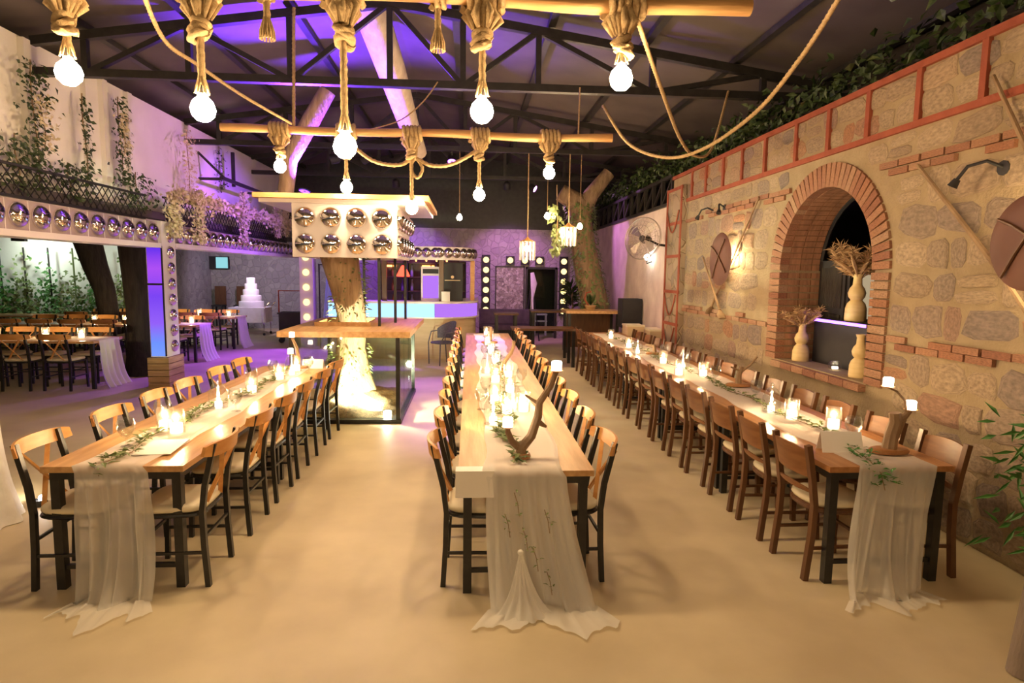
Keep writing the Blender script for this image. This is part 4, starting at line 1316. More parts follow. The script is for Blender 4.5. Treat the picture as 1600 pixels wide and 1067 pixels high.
# vines along the top of the right wall
for k, (y0, y1, n, lab) in enumerate(((2.6, 4.4, 150, 'dark ivy clump on the wall top at the upper right corner'), (4.4, 6.2, 240, 'dark ivy clump on the wall top above the arch'), (6.2, 8.4, 420, 'leafy ivy mass on the wall top beyond the arch'), (8.4, 11, 520, 'dense ivy mass on the wall top near the pilaster'), (11, 17.5, 900, 'long ivy mass on the lattice girder'))):
    t = thing('wall_ivy', lab, 'ivy', (3.72, y0, 3.6), 0, 'ivy along the wall top')
    mb = MB()
    for j in range(n):
        y = rnd.uniform(0, y1-y0); x = rnd.gauss(-.02, .14); z = abs(rnd.gauss(0, .17))+.05
        if k == 4: x -= .15; z += .05
        mb.leaf((x, y, z), (rnd.uniform(-1, .3), rnd.uniform(-1, 1), rnd.uniform(-1, .5)), (-.6, rnd.uniform(-1, 1), rnd.uniform(.1, 1)), rnd.uniform(.07, .14), rnd.uniform(.05, .09))
    stuff(mb.build('foliage', M['leaf'], t))
    mb = MB()
    mb.tube([(.05*math.sin(i*1.3), (y1-y0)*i/8, .06+.05*abs(math.sin(i))) for i in range(9)], .015, 6)
    mb.build('stem', M['darkbark'], t)

# ================================================================== wall decorations on the right wall
def shield(px, py, label, R0=.36, X=3.40):
    c = at(px, py, X=X)
    t = thing('hide_shield', label, 'wall decoration', c, 0, 'backlit hide shields')
    MB().lathe([(.001, .012), (R0*.6, .010), (R0*.96, .0), (R0, -.012), (R0*.96, -.022), (.001, -.02)], 32, (0, 0, 0), (-1, 0, 0)).build('disc', M['shield'], t, True, 50)
    for a in (.6, 2.2):
        MB().tube([(-.02, R0*.9*math.cos(a)*s_, R0*.9*math.sin(a)*s_+.04*(1-s_*s_)) for s_ in (-1, -.5, 0, .5, 1)], .010, 6).build('thong', M['brown'], t, True)
    MB().lathe([(.05, 0), (.05, .05), (.001, .05)], 12, (.12, 0, .0), (-1, 0, 0)).build('lamp_base', M['dark'], t)
    MB().ball((.06, -.10, .02), .03, 10, 6).build('lamp', M['bulb'], t, True)
    lamp_light('shield_light', t, (.045, -.20, .04), 13, (1, .74, .36), .03)
    return c
c1 = shield(1124, 405, 'brown hide shield lit from behind beyond the arch', .36)
c2 = Vector((3.40, 3.52, 2.14)); 
t2 = at(1600, 378, X=3.40)
shield(1608, 378, 'large brown hide shield lit from behind at the right edge', .30)
def stick(p0, p1, r_, label, head=None):
    a, b = Vector(p0), Vector(p1)
    t = thing('wooden_farm_tool', label, 'tool', a, 0, 'old wooden tools on the stone wall')
    MB().tube([Vector((0, 0, 0)), (b-a)*.5, b-a], [r_, r_*.85, r_*.7], 7).build('handle', M['drift'], t, True)
    if head:
        d = (b-a).normalized()
        MB().tube([d*-.16, d*-.08, Vector((0, 0, 0))], [.05, .06, r_], 8, sx=.3).build('blade', M['drift'], t, True)
stick(at(1112, 478, X=3.50), at(1186, 308, X=3.50), .018, 'long wooden tool leaning right behind the far shield', True)
stick(at(1124, 484, X=3.47), at(1098, 402, X=3.47), .018, 'short wooden tool leaning left below the far shield', True)
stick(at(1556, 415, X=3.50), at(1434, 258, X=3.50), .02, 'long wooden tool pointing up left from the near shield')
stick(at(1612, 250, X=3.48), at(1552, 118, X=3.48), .018, 'thin dark rod above the near shield')
stick(at(1612, 500, X=3.48), at(1560, 420, X=3.48), .018, 'pale wooden tool below the near shield')
def arm_spot(px, py, dirn, label):
    c = at(px, py, X=3.5)
    t = thing('arm_spotlight', label, 'spotlight', c, 0, 'small arm spotlights on the stone wall')
    MB().tube([(.05, 0, 0), (-.05, dirn*.04, .05), (-.10, dirn*.14, .03), (-.12, dirn*.20, -.05)], .012, 7).build('arm', M['dark'], t, True)
    MB().lathe([(.022, 0), (.034, .055), (.001, .05)], 10, (-.12, dirn*.20, -.05), (-.3, dirn*.5, -1)).build('head', M['dark'], t, True)
    MB().lathe([(.05, 0), (.05, .015)], 10, (.045, 0, 0), (-1, 0, 0)).build('mount', M['dark'], t)
arm_spot(1128, 325, -1, 'dark arm spotlight to the right above the far shield')
arm_spot(1112, 330, 1, 'dark arm spotlight to the left above the far shield')
arm_spot(1560, 262, 1, 'dark arm spotlight above the near shield')
fn_ = thing('wall_fan', 'round caged fan mounted on the far right wall', 'fan', (3.60, 11.15, 2.40))
hd = Vector((-.55, -.15, .12))
ax = Vector((-.75, -.62, .1)).normalized()
q = Vector((0, 0, 1)).rotation_difference(ax)
mb = MB()
for rr_, off in ((.37, 0), (.30, .05), (.22, .08), (.13, .10), (.37, -.04), (.25, -.11)):
    mb.tube([hd+q @ Vector((rr_*math.cos(2*PI*i/28), rr_*math.sin(2*PI*i/28), off)) for i in range(28)], .004 if off else .010, 5, closed=True)
for k in range(24):
    a = 2*PI*k/24
    mb.tube([hd+q @ Vector((r2*math.cos(a), r2*math.sin(a), o2)) for r2, o2 in ((.06, .105), (.22, .08), (.37, 0), (.25, -.11), (.08, -.13))], .0025, 4)
mb.build('cage', M['fancage'], fn_, True)
for k in range(4):
    a = 2*PI*k/4
    vs_ = [hd+q @ Vector((r2*math.cos(a+da), r2*math.sin(a+da), o2)) for r2, da, o2 in ((.05, -.3, -.01), (.30, -.28, -.02), (.32, .1, .015), (.28, .34, .03), (.05, .3, .01))]
    MB().add(vs_, [(0, 1, 2, 3, 4)]).build('blade', M['fancage'], fn_)
MB().lathe([(.001, -.2), (.07, -.19), (.08, -.08), (.06, .0), (.05, .03), (.001, .04)], 14, hd, ax).build('motor', M['dark'], fn_, True)
MB().tube([(0, 0, 0), (-.2, 0, .02), hd+ax*-.15], .022, 8).build('bracket', M['dark'], fn_, True)
sw = thing('wall_sconce', 'small globe sconce left of the wall fan', 'sconce', at(1011, 402, X=3.5))
MB().ball((0, 0, 0), .06, 12, 8).build('globe', M['whitelamp'], sw, True)
MB().tube([(.1, 0, -.08), (0, 0, -.12), (0, 0, -.05)], .015, 6).build('arm', M['dark'], sw)

# ================================================================== far right: trunk, high table, speaker, boxes
tv = thing('ivy_tree', 'thick leaning trunk wrapped in ivy near the back right', 'tree', (2.98, 14.6, 0))
path = [(.15, 0, 0), (.05, 0, .6), (-.05, 0, 1.3), (-.25, 0, 2.1), (-.40, 0, 2.9), (-.45, 0, 3.5), (-.9, 0, 3.75)]
MB().tube(path, [.42, .34, .32, .30, .28, .26, .2], 14).build('trunk', M['bark'], tv, True, 70)
MB().tube([(-.42, 0, 3.2), (-.2, -.1, 3.7), (.2, -.1, 4.2)], [.22, .18, .15], 10).build('branch', M['bark'], tv, True, 70)
mb = MB()
for k in range(700):
    s = rnd.uniform(1.2, 5); i = int(s); p = Vector(path[i]).lerp(Vector(path[i+1]), s-i)
    a = rnd.uniform(PI*.9, PI*2.1); r_ = .33
    mb.leaf(p+Vector((r_*math.cos(a), r_*math.sin(a), 0)), (math.cos(a)*.5, math.sin(a)*.5, rnd.uniform(-1, .2)), (math.cos(a), math.sin(a), .3), rnd.uniform(.07, .12), .07)
stuff(mb.build('ivy', M['leafy'], tv))
iv = thing('hanging_ivy_spray', 'pale leafy spray hanging beside the bare bulb', 'vine', at(868, 395, Y=12.2))
mb = MB()
for k in range(120):
    z = rnd.uniform(0, .95)
    mb.leaf((rnd.gauss(.03*math.sin(z*5), .06), rnd.gauss(0, .06), z), (rnd.uniform(-1, 1), rnd.uniform(-1, 1), -1), (rnd.uniform(-1, 1), -1, .5), .12, .08)
stuff(mb.build('leaves', M['leafy'], iv))
MB().tube([(0, 0, 0), (.03, 0, .5), (0, 0, 1.3)], .01, 5).build('stem', M['bark'], iv)
ht = thing('high_table', 'tall wood topped bar table by the ivy trunk', 'table', (2.05, 13.1, 0))
MB().bx(0, 1.2, 0, .75, 1.04, 1.10).build('tabletop', M['wood'], ht)
for x, y in ((.08, .08), (1.12, .08), (.08, .67), (1.12, .67)):
    MB().bx(x-.03, x+.03, y-.03, y+.03, 0, 1.04).build('leg', M['blackmetal'], ht)
MB().bx(.1, 1.1, .65, .69, .25, 1.0).build('apron_panel', M['brown'], ht)
pl = thing('potted_succulent', 'dark potted plant with red flower on the bar table', 'plant', (2.62, 13.4, 1.10))
MB().lathe([(.09, 0), (.13, .10), (.12, .11), (.001, .10)], 14).build('pot', M['crate'], pl, True)
mb = MB()
for k in range(40):
    a = rnd.uniform(0, 2*PI)
    mb.leaf((0, 0, .1), (math.cos(a)*.5, math.sin(a)*.5, 1), (math.cos(a), math.sin(a), -.5), rnd.uniform(.15, .32), .035)
stuff(mb.build('leaves', M['leaf'], pl))
MB().tube([(-.05, 0, .1), (-.14, -.02, .25), (-.10, -.02, .38), (0, -.02, .40)], .018, 6).build('flower', M['redlamp'] if False else M['redpaint'], pl, True)
bp_ = thing('palm_plant', 'dark bushy palm before the back wall right of the doorway', 'plant', (2.75, 16.8, 0))
MB().lathe([(.16, 0), (.2, .3), (.001, .29)], 14).build('pot', M['dark'], bp_)
MB().tube([(0, 0, .25), (.05, 0, 1.0), (0, 0, 1.5)], .03, 6).build('stem', M['bark'], bp_)
mb = MB()
for k in range(130):
    a = rnd.uniform(0, 2*PI); z = rnd.uniform(.9, 1.6)
    mb.leaf((.03*math.cos(a), .03*math.sin(a), z), (math.cos(a), math.sin(a), rnd.uniform(-.2, 1)), (0, 0, 1), rnd.uniform(.25, .48), .06)
stuff(mb.build('leaves', M['leaf'], bp_))
spk = thing('loudspeaker', 'black loudspeaker on a stand against the plaster wall', 'speaker', (3.36, 12.9, 0))
MB().bx(-.21, .21, -.18, .2, .78, 1.38).build('cabinet', M['speaker'], spk)
MB().bx(-.19, .19, -.19, -.18, .80, 1.36).build('grille', M['dark'], spk)
MB().bx(-.03, .03, -.03, .03, .02, .78).build('stand', M['dark'], spk)
MB().bx(-.2, .2, -.18, .2, 0, .02).build('foot', M['dark'], spk)
for k, (x0, x1, y0, y1, z1, lab) in enumerate(((2.98, 3.30, 11.55, 11.95, .93, 'cream plywood box left of the pair beside the loudspeaker'), (3.31, 3.58, 11.2, 11.75, .88, 'cream plywood box right of the pair near the pilaster'))):
    t = thing('plywood_box', lab, 'box', ((x0+x1)/2, (y0+y1)/2, 0), 0, 'cream plywood boxes')
    hx, hy = (x1-x0)/2, (y1-y0)/2
    MB().bx(-hx, hx, -hy, hy, 0, z1-.03).build('body', M['barwood'], t)
    MB().bx(-hx-.01, hx+.01, -hy-.01, hy+.01, z1-.03, z1).build('lid', M['cream'], t)
def plain_table(loc, W, D, H_, m, label, name='bar_table'):
    t = thing(name, label, 'table', loc, 0)
    MB().bx(0, W, 0, D, H_-.04, H_).build('tabletop', M[m], t)
    for x, y in ((.06, .06), (W-.06, .06), (.06, D-.06), (W-.06, D-.06)):
        MB().bx(x-.03, x+.03, y-.03, y+.03, 0, H_-.04).build('leg', M['blackmetal'], t)
    return t
plain_table((.85, 12.3, 0), 1.30, .7, .78, 'brown', 'dark brown table across the end of the middle row')
plain_table((1.45, 14.6, 0), .95, .7, 1.0, 'brown', 'taller brown table in front of the doorway')
plain_table((.55, 13.9, 0), .55, .55, .98, 'brown', 'small brown stand table in front of the mosaic panel')
bn = thing('bench_seat', 'dark violet padded bench in front of the back wall', 'bench', (.25, 15.6, 0))
MB().bx(0, 1.3, 0, .55, 0, .45).build('base', M['dark'], bn)
MB().pad(1.3, .55, .45, .58, 8, 24, (.65, .275)).build('cushion', M['violetcloth'], bn, True)
MB().bx(0, 1.3, .5, .6, .45, .95).build('backrest', M['violetcloth'], bn)
# light strips round the doorway
def strip(x, z0, n, label, horiz=False):
    t = thing('marquee_strip', label, 'light strip', (x, 17.93, z0), 0, 'marquee bulb strips')
    if horiz: MB().bx(-.12, (n-1)*.42+.12, -.02, .05, -.12, .12).build('board', M['dark'], t) if False else None
    for k in range(n):
        p = (k*.42, 0, 0) if horiz else (0, 0, k*.285)
        MB().box((p[0], .02, p[2]), (.24, .08, .24 if horiz else .283)).build('box', M['dark'], t)
        MB().lathe([(.085, 0), (.07, .03), (.001, .05)], 14, (p[0], -.02, p[2]), (0, -1, 0)).build('bulb', M['spotbulb'], t, True)
strip(.46, .82, 6, 'vertical strip of six marquee bulbs left of the mosaic panel')
strip(2.70, .80, 6, 'vertical strip of six marquee bulbs right of the doorway')
strip(1.15, 2.24, 3, 'row of three marquee bulbs above the doorway', True)
ms = thing('mosaic_panel', 'glittering mirror mosaic panel left of the doorway', 'panel', (.76, 17.95, 0))
MB().bx(0, .78, 0, .05, .1, 2.04).build('panel', M['mosaic'], ms)
mb = MB(); mb.bx(-.03, 0, -.02, .05, .05, 2.07); mb.bx(.78, .81, -.02, .05, .05, 2.07); mb.bx(-.03, .81, -.02, .05, 2.04, 2.08)
mb.build('frame', M['steel'], ms)
tp = thing('tripod_stand', 'tall tripod with white ribbon in front of the doorway', 'tripod', (1.72, 17.3, 0))
for a in (-.22, .22):
    MB().tube([(a, -.1, 0), (0, 0, 1.75)], .018, 6).build('leg', M['dark'], tp)
MB().tube([(0, .3, 0), (0, 0, 1.75)], .018, 6).build('leg', M['paper'], tp)
MB().tube([(0, -.02, 1.9), (.05, -.05, 1.6), (.02, -.05, 1.2), (.04, -.05, .6)], [.05, .09, .03, .02], 8, sx=.5).build('ribbon', M['linen'], tp, True)
bs = thing('garden_stool', 'small white stool seen through the doorway', 'stool', (2.15, 18.9, 0))
MB().bx(-.2, .2, -.15, .15, .62, .66).build('seat', M['paper'], bs)
MB().bx(-.2, .2, -.15, .15, .42, .45).build('shelf', M['paper'], bs)
for x in (-.17, .17):
    for y in (-.12, .12):
        MB().bx(x-.015, x+.015, y-.015, y+.015, 0, .62).build('leg', M['paper'], bs)

# ================================================================== bar
ba = thing('bar_counter', 'curved bar counter with glowing blue and violet front', 'bar counter', (0, 0, 0))
def bar_outline(off, x0=-3.0, inner=False):
    pts = [(x0, 13.45-off), (-.75, 13.45-off)]
    for i in range(9):
        a = -PI/2+PI/2*i/8
        pts.append((-.75+(.95+off)*math.cos(a), 14.40+(.95+off)*math.sin(a)))
    pts.append((.20+off, 15.6))
    pts += [(-.35-off, 15.6), (-.35-off, 14.4)]
    for i in range(1, 5):
        a = 0-PI/2*i/4
        pts.append((-.75+(.4-off)*math.cos(a), 14.4+(.4-off)*math.sin(a)))
    pts.append((x0, 14.0+off))
    return pts
MB().prism(bar_outline(-.06), 0, .88).build('front', M['barwood'], ba)
o = MB().prism(bar_outline(.0), 1.20, 1.245).build('top', M['panel'], ba)
MB().prism(bar_outline(.02), .88, .91).build('ledge', M['panel'], ba)
def strip_face(pts, z0, z1, off):
    mb = MB()
    for (a, b) in zip(pts[:-1], pts[1:]):
        mb.add([(a[0], a[1], z0), (b[0], b[1], z0), (b[0], b[1], z1), (a[0], a[1], z1)], [(0, 1, 2, 3)])
    return mb
out = bar_outline(-.02)
MB().prism([(-3.0, 13.49), (-.76, 13.49), (-.76, 13.57), (-3.0, 13.57)], .91, 1.20).build('lit_panel', M['bluepanel'], ba)
cv = [p for p in bar_outline(-.03)][1:11]
ci = [p for p in bar_outline(-.12)][1:11]
MB().prism(cv+ci[::-1], .91, 1.20).build('lit_panel', M['violetpanel'], ba)
bcn = thing('bar_canopy', 'curved canopy of chrome domes above the bar', 'canopy', (0, 0, 0))
MB().prism(bar_outline(-.10, -2.6), 2.14, 2.42).build('fascia', M['panel'], bcn)
dm = dome_mesh(.11)
for k in range(10):
    put('dome', dm, bcn, (-2.45+k*.19*1.0, 13.55, 2.29), (PI/2, 0, 0))
for i in range(7):
    a = -PI/2+PI/2*(i+.5)/7
    put('dome', dm, bcn, (-.75+.85*math.cos(a), 14.4+.85*math.sin(a), 2.29), (PI/2, 0, a+PI/2))
for (x, y) in ((.06, 14.5), (-.62, 13.75), (-1.85, 13.75)):
    MB().bx(x-.05, x+.05, y-.05, y+.05, 1.245, 2.14).build('post', M['brown'] if x < 0 else M['rail'], bcn)
for k in range(6):
    MB().ball((-1.6+k*.22, 13.66, 2.12), .02, 8, 6).build('lamp', M['orangelamp'], bcn)
shf = thing('back_bar_shelf', 'amber lit shelving behind the bar', 'shelf', (-2.4, 16.6, 0))
MB().bx(0, 2.3, .3, .35, 0, 2.3).build('back_panel', M['brown'], shf)
for z in (.95, 1.35, 1.72, 2.1):
    MB().bx(0, 2.3, 0, .3, z, z+.03).build('shelf', M['brown'], shf)
for x in (0, .75, 1.5, 2.27):
    MB().bx(x, x+.03, 0, .3, 0, 2.3).build('upright', M['dark'], shf)
for x, m_ in ((.1, 'orangelamp'), (1.1, 'orangelamp'), (1.6, 'orangelamp')):
    MB().bx(x, x+.35, .26, .29, 2.0, 2.05).build('lamp', M[m_], shf)
BOTC = [mat('bottle glass '+n, c, rough=.15) for n, c in (('amber', (.35, .12, .03)), ('green', (.03, .12, .05)), ('clear', (.45, .42, .45)), ('violet', (.20, .08, .35)))]
BM = [MB().lathe([(.04, 0), (.042, .01), (.042, .17), (.016, .22), (.015, .29), (.018, .30), (.001, .30)], 10).mesh('bottle', m_, True, 60) for m_ in BOTC]
names_b = ['amber', 'dark green', 'clear', 'violet']
for z in (.98, 1.38, 1.75):
    for k in range(9):
        i = (k*7+int(z*10)) % 4
        o = put('bottle', BM[i], None, (-2.28+k*.25, 16.74, z))
        tag(o, f'{ORD[k]} bottle from the left on the {dict([(.98, "lower"), (1.38, "middle"), (1.75, "upper")])[z]} shelf behind the bar', 'bottle', 'bottles behind the bar')
rl_ = thing('red_pendant', 'red glowing pendant lamp over the bar', 'pendant lamp', at(630, 432, Y=15))
MB().lathe([(.03, .26), (.05, .24), (.16, .02), (.15, 0), (.001, .05)], 16).build('shade', M['redlamp'], rl_, True)
MB().tube([(0, 0, .25), (0, 0, 1.6)], .01, 5).build('cord', M['dark'], rl_)
fg = thing('drinks_fridge', 'small violet lit glass drinks fridge on the bar', 'fridge', (-.86, 14.05, 1.245))
MB().bx(-.21, .21, -.18, .18, 0, .75).build('body', M['panel'], fg)
MB().bx(-.17, .17, -.195, -.18, .06, .55).build('door', M['violetpanel'], fg)
MB().bx(-.17, .17, -.195, -.18, .60, .70).build('header', M['dark'], fg)
bd = thing('sign_cabinet', 'tall black cabinet with a small gold emblem on the bar', 'cabinet', (-.38, 13.95, 1.245))
MB().bx(-.22, .22, -.16, .16, 0, .84).build('body', M['dark'], bd)
MB().bx(-.17, .17, -.164, -.16, .45, .465).build('emblem_bar', M['gold'], bd)
MB().lathe([(.035, 0), (.035, .004)], 10, (0, -.16, .53), (0, -1, 0)).build('emblem', M['gold'], bd)
wb = thing('white_box', 'small white box standing before the black cabinet', 'box', (-.52, 13.62, 1.245))
MB().bx(-.09, .09, -.06, .06, 0, .20).build('body', M['paper'], wb); MB().bx(-.093, .093, -.063, .063, .19, .215).build('lid', M['paper'], wb)
# wicker armchair before the bar
wa = thing('wicker_armchair', 'grey wicker bistro armchair in front of the bar', 'chair', (-.55, 12.75, 0), 2.2)
MB().pad(.46, .44, .43, .47, 3, 20).build('seat', M['wicker'], wa, True)
def wbk(u, v):
    a = PI*(1.12+.76*u) if False else PI*(1.05+.90*u)
    return (.25*math.cos(a)*(1+.08*v), .23*math.sin(a)*(1+.25*v), .52+.36*v*(.55+.45*math.sin(PI*u)))
MB().grid(wbk, 16, 6).build('backrest', M['wicker'], wa, True)
for sx_ in (-1, 1):
    MB().tube([(sx_*.2, .2, 0), (sx_*.22, .2, .45), (sx_*.27, .1, .66), (sx_*.27, -.1, .68)], .014, 6).build('arm', M['wicker'], wa, True)
    MB().tube([(sx_*.2, -.24, 0), (sx_*.2, -.2, .45), (sx_*.22, -.2, .7)], .014, 6).build('leg', M['wicker'], wa, True)

# ================================================================== left rear hall
TA = [(10.3, -12.0, -5.75, 'front'), (13.2, -12.0, -5.45, 'middle'), (15.4, -12.0, -5.5, 'rear')]
def long_table(yc, x0, x1, nm):
    t = thing('long_table', f'{nm} long dining table in the hall under the dome fascia', 'table', (x0, yc-.4, 0), 0, 'long tables in the left hall')
    L = x1-x0
    MB().bx(0, L, 0, .8, .715, .75).build('tabletop', M['wood'], t)
    for x in [L-.06-k*1.9 for k in range(4)]:
        for y in (.06, .74):
            MB().bx(x-.025, x+.025, y-.025, y+.025, 0, .715).build('leg', M['blackmetal'], t)
    ph = rnd.uniform(0, 6)
    def cl(u, v):
        # across the end of the table, hanging to the floor
        y = .12+.56*u
        if v < .5:
            return (L-1.2+2*v*1.212, y, .757+.003*math.sin(u*30))
        s = (v-.5)*2
        x = L+.012+.05*s+.03*math.sin(u*26+ph)*min(1, s*3)+.10*s**5
        return (x, .40+(y-.40)*(1+.12*s), .752-.742*s)
    o = MB().grid(cl, 40, 40).build('end_cloth', M['tulle2'], None, True, 180)
    o.location = (x0, yc-.4, 0)
    tag(o, f'white sheer cloth over the end of the {nm} long table in the left hall', 'cloth', 'sheer cloths in the left hall')
for a in TA: long_table(*a)
hw = {'front': 5, 'middle': 6, 'rear': 6}
for yc, x0, x1, nm in TA:
    for k in range(hw[nm]):
        x = x1-.48-k*.60
        place(cc, x, yc-.33, 0, f'{ORD[k]} chair from the right on the near side of the {nm} left hall table', 'chairs in the left hall')
        place(cc, x, yc+.33, PI, f'{ORD[k]} chair from the right on the far side of the {nm} left hall table', 'chairs in the left hall')
    for k in range(4):
        x = x1-.35-k*.62+rnd.uniform(-.1, .1)
        place2(cyl0, (x, yc+rnd.uniform(-.12, .12), .762), f'{ORD[k]} candle cylinder from the right on the {nm} left hall table', 'candle cylinders')
# trunks, ivy, garden wall
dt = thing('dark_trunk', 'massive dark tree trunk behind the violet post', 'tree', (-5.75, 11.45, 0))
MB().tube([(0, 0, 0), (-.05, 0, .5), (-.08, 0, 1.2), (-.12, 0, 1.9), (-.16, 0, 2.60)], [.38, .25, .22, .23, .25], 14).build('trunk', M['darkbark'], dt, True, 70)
d2 = thing('forked_trunk', 'dark leaning trunk left of the massive one in the hall', 'tree', (-8.05, 14.3, 0))
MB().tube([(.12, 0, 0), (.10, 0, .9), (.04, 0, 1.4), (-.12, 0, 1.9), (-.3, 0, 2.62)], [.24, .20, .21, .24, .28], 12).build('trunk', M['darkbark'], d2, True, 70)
for k in range(7):
    x = -12.2+k*.58
    t = thing('ivy_pole', f'{ORD[k]} slender ivy covered pole from the left before the garden wall', 'plant', (x, 16.35, 0), 0, 'ivy covered poles by the garden wall')
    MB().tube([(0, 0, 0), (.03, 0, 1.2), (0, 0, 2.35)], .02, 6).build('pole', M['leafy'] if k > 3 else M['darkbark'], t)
    mb = MB()
    for j in range(480):
        z = abs(rnd.gauss(.6, .6))
        if z > 2.3: z = rnd.uniform(.3, 1.2)
        w_ = .28 if z < 1.2 else .14
        mb.leaf((rnd.gauss(0, w_), rnd.gauss(-.05, .08), z), (rnd.uniform(-1, 1), rnd.uniform(-1, .2), rnd.uniform(-1, .6)), (rnd.uniform(-.5, .5), -1, .4), rnd.uniform(.08, .15), .07)
    stuff(mb.build('leaves', M['leafr'] if k % 2 else M['leafy'], t))
gl_ = thing('garden_floodlight', 'white floodlight under the left hall ceiling', 'floodlight', (-10.6, 15.6, 2.55))
MB().bx(-.15, .15, -.06, .06, -.08, .11).build('housing', M['dark'], gl_)
MB().bx(-.13, .13, .06, .07, -.06, .06).build('lens', M['whitelamp'], gl_)
lamp_light('garden_light', gl_, (0, .1, -.02), 42, (.80, 1, .84), .12, 'SPOT', (0, .8, -.45), 150, .6)
lamp_light('garden_light', gl_, (2.6, .1, -.02), 32, (.80, 1, .84), .12, 'SPOT', (0, .8, -.45), 150, .6)
# cake
ck = thing('tiered_cake', 'tall white tiered cake on the draped cart', 'cake', (-6.30, 18.5, .80))
z = 0
for k, r_ in enumerate((.34, .28, .22, .17, .12)):
    MB().lathe([(r_, 0), (r_, .155), (r_-.012, .17), (.001, .17)], 20, (0, 0, z)).build('tier', M['cake'], ck, True, 45); z += .17
ct = thing('cake_cart', 'white draped cart with rails carrying the cake', 'cart', (-6.33, 18.5, 0))
MB().bx(-.50, .50, -.35, .35, .76, .80).build('tray', M['cake'], ct)
def skirt(u, v):
    a = 2*PI*u
    x = math.copysign(abs(math.cos(a))**.25, math.cos(a))*(.52+.012*math.sin(u*110)*v); y = math.copysign(abs(math.sin(a))**.25, math.sin(a))*(.37+.012*math.sin(u*110)*v)
    return (x, y, .795-.42*v)
MB().grid(skirt, 96, 8).build('drape', M['linen'], ct, True, 180)
for x, y in ((-.46, -.3), (.46, -.3), (-.46, .3), (.46, .3)):
    MB().tube([(x, y, .06), (x, y, .76)], .015, 6).build('leg', M['chrome'], ct)
    MB().ball((x, y, .04), .04, 10, 6).build('caster', M['dark'], ct)
MB().tube([(.46, -.3, .76), (.62, -.3, .95), (.62, .3, .95), (.46, .3, .76)], .014, 6).build('rail', M['chrome'], ct, True)
tv_ = thing('wall_screen', 'small lit screen on the grey stone wall', 'screen', (-7.85, 20.4, 2.08))
MB().bx(-.42, .24, -.02, .08, -.2, .2).build('casing', M['dark'], tv_)
MB().bx(-.14, .22, -.03, -.02, -.17, .17).build('display', M['tv'], tv_)
sc2 = thing('wall_lantern', 'small warm lantern on the grey stone wall', 'lantern', at(292, 400, Y=20.3))
MB().ball((0, 0, 0), .09, 10, 8).build('globe', M['spotbulb'], sc2, True); MB().bx(-.07, .07, -.02, .15, -.28, -.09).build('bracket', M['dark'], sc2)
for k, px in enumerate((293, 315, 344, 378)):
    p = at(px, 470, Y=20.2)
    t = thing('tall_stool', f'{ORD[k]} dark tall stool from the left against the grey wall', 'stool', (p.x, 20.1, 0), 0, 'dark stools by the grey wall')
    MB().bx(-.17, .17, -.17, .17, .72, .77).build('seat', M['dark'], t)
    MB().bx(-.17, .17, .14, .17, .77, 1.35).build('backrest', M['brown'], t)
    for x in (-.14, .14):
        for y in (-.14, .14):
            MB().bx(x-.02, x+.02, y-.02, y+.02, 0, .72).build('leg', M['dark'], t)
# lit column and pale drape left of the bar
lc = thing('lit_column', 'column with warm globe lights left of the pale drape', 'column', (-3.95, 15.6, 0))
MB().bx(-.16, .16, -.16, .16, 0, 2.5).build('shaft', M['panel'], lc)
for k in range(5):
    MB().ball((.0, -.18, .75+k*.36), .08, 12, 8).build('globe', M['spotbulb'], lc, True)
dp = thing('pale_drape', 'pale blue gathered drape beside the bar', 'drape', (-3.15, 15.4, 0))
def dfn(u, v):
    wv = .42+.30*(v)**1.3
    return ((u-.5)*wv*1.2-.05, .05*math.sin(u*38), 2.0-1.95*v)
MB().grid(dfn, 40, 12).build('curtain', M['booth'], dp, True, 180)
MB().bar([(-.5, 0, 2.02), (.4, 0, 2.02)], .03).build('rod', M['dark'], dp)
MB().bar([(-.48, 0, 0), (-.48, 0, 2.02)], .03).build('post', M['dark'], dp); MB().bar([(.38, 0, 0), (.38, 0, 2.02)], .03).build('post', M['dark'], dp)
rc = thing('drinks_cart', 'dark cart with red rail by the lit column', 'cart', (-4.55, 16.6, 0))
MB().bx(-.35, .35, -.25, .25, .25, .75).build('body', M['dark'], rc); MB().bx(-.38, .38, -.28, .28, .75, .79).build('top', M['dark'], rc)
MB().tube([(-.35, -.2, .79), (-.35, -.2, 1.35), (.3, -.2, 1.35), (.3, -.2, .79)], .02, 6).build('red_rail', M['redpaint'], rc)
for x in (-.3, .3):
    MB().lathe([(.07, -.03), (.07, .03)], 12, (x, -.2, .07), (0, 1, 0)).build('wheel', M['dark'], rc)
    MB().bx(x-.02, x+.02, -.02, .02, .05, .25).build('leg', M['dark'], rc)

# ================================================================== edges of the frame
rt = thing('corner_tree', 'grey trunk with green leaves at the lower right edge', 'tree', (2.74, 2.62, 0))
MB().tube([(-.09, 0, 0), (-.03, .02, .45), (.10, .12, .9), (.28, .25, 1.5), (.42, .3, 2.2)], [.065, .055, .05, .045, .04], 10).build('trunk', M['greywood'], rt, True, 70)
mb = MB()
for k in range(260):
    p = Vector((rnd.uniform(.24, .75), rnd.uniform(.15, .70), rnd.uniform(.36, 1.12)))
    mb.leaf(p, (rnd.uniform(-1, .2), rnd.uniform(-.6, .6), rnd.uniform(-.8, .5)), (-.5, -1, .6), rnd.uniform(.08, .14), rnd.uniform(.016, .03))
stuff(mb.build('leaves', M['leafr'], rt))
wd_ = thing('white_drape', 'white draped cloth column at the left edge', 'drape', (-3.62, 4.62, 0))
def wfn(u, v):
    a = 2*PI*u
    r_ = (.20+.10*v**3)*(1+.10*math.sin(a*9)*(.4+.6*v))
    return (r_*math.cos(a), r_*math.sin(a), 1.05-1.045*v)
MB().grid(wfn, 72, 14).build('cloth', M['linen'], wd_, True, 180)
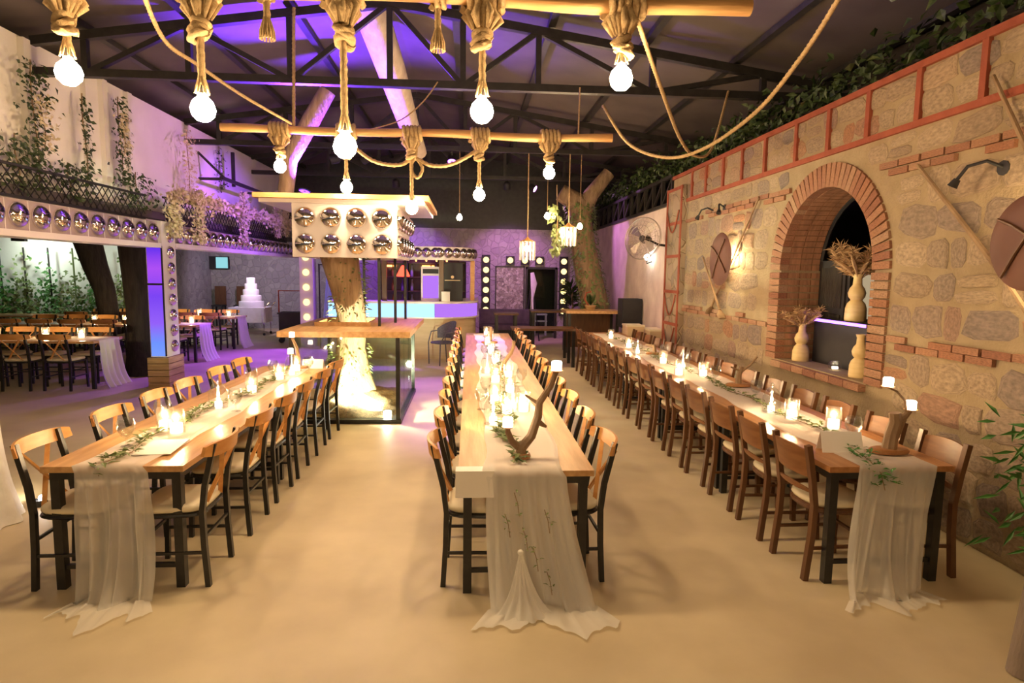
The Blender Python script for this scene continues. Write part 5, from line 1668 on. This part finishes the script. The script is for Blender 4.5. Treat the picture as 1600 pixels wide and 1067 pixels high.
MB().lathe([(.20, 1.04), (.20, 1.06), (.001, 1.06)], 18).build('cap', M['linen'], wd_)
ul = thing('floor_uplight', 'small lit floor spotlight left of the near left table', 'spotlight', at(62, 790, Z=0)+Vector((0, 0, 0)))
MB().lathe([(.05, 0), (.055, .03), (.045, .05), (.001, .05)], 12).build('housing', M['dark'], ul, True)
MB().ball((.02, 0, .065), .024, 8, 6).build('lamp', M['whitelamp'], ul, True)
lamp_light('uplight', ul, (-.05, .02, .14), 16, (1, .88, .62), .03, 'SPOT', (-.75, .35, .35), 140, .8)

# ================================================================== coloured stage lights
def par(loc, direction, energy, col, ang, label, blend=.6):
    t = thing('par_light', label, 'stage light', loc, 0, 'coloured stage lights')
    d = Vector(direction).normalized()
    MB().lathe([(.05, -.18), (.085, -.14), (.09, 0), (.085, .0), (.08, -.02), (.001, -.02)], 16, (0, 0, 0), d).build('can', M['dark'], t, True, 50)
    MB().lathe([(.078, -.018), (.06, -.01), (.001, -.006)], 14, (0, 0, 0), d).build('lens', emis('stage lens '+label[:12], (*col, 1), 6), t, True)
    MB().bar([(0, 0, .0), (0, 0, .2)] if d.z < .3 else [(0, 0, -.2), (0, 0, 0)], .03).build('yoke', M['dark'], t)
    lamp_light('beam', t, d*.03, energy, col, .06, 'SPOT', d, ang, blend)
VIO, BLU, PNK = (.36, .08, 1.0), (.15, .06, 1.0), (.85, .30, 1.0)
par((-2.45, 9.6, 3.05), (.34, -.48, 1), 1500, (.15, .03, 1.0), 115, 'violet stage light shining up at the roof from the dome box')
par((-3.0, 15.6, 3.94), (-.12, -.62, -1), 900, (.30, .06, 1.0), 72, 'violet stage light on the far truss aimed at the left floor')
par((-.35, 12.1, 3.94), (-.02, -.72, -1.05), 420, (.40, .09, 1.0), 48, 'violet stage light aimed at the floor beside the glass case')
par((.9, 15.6, 3.94), (.1, .75, -.85), 140, PNK, 72, 'pink violet stage light washing the back wall')
par((-1.8, 15.6, 3.94), (.0, .75, -.9), 200, VIO, 75, 'violet stage light washing the wall behind the bar')
par((-2.6, 12.1, 3.94), (-1, -.1, -.15), 60, PNK, 85, 'pink stage light washing the white upper wall')
par((-2.0, 12.1, 3.94), (-1, .55, -.42), 340, (.30, .07, 1.0), 60, 'violet stage light aimed at the far trellis')
par((1.6, 15.6, 3.94), (1, -.6, -.6), 110, PNK, 70, 'pink stage light aimed at the plaster wall')
par((-5.9, 17.6, 2.46), (-.1, .9, -.3), 90, (.8, .6, .9), 130, 'soft stage light aimed at the grey stone wall')
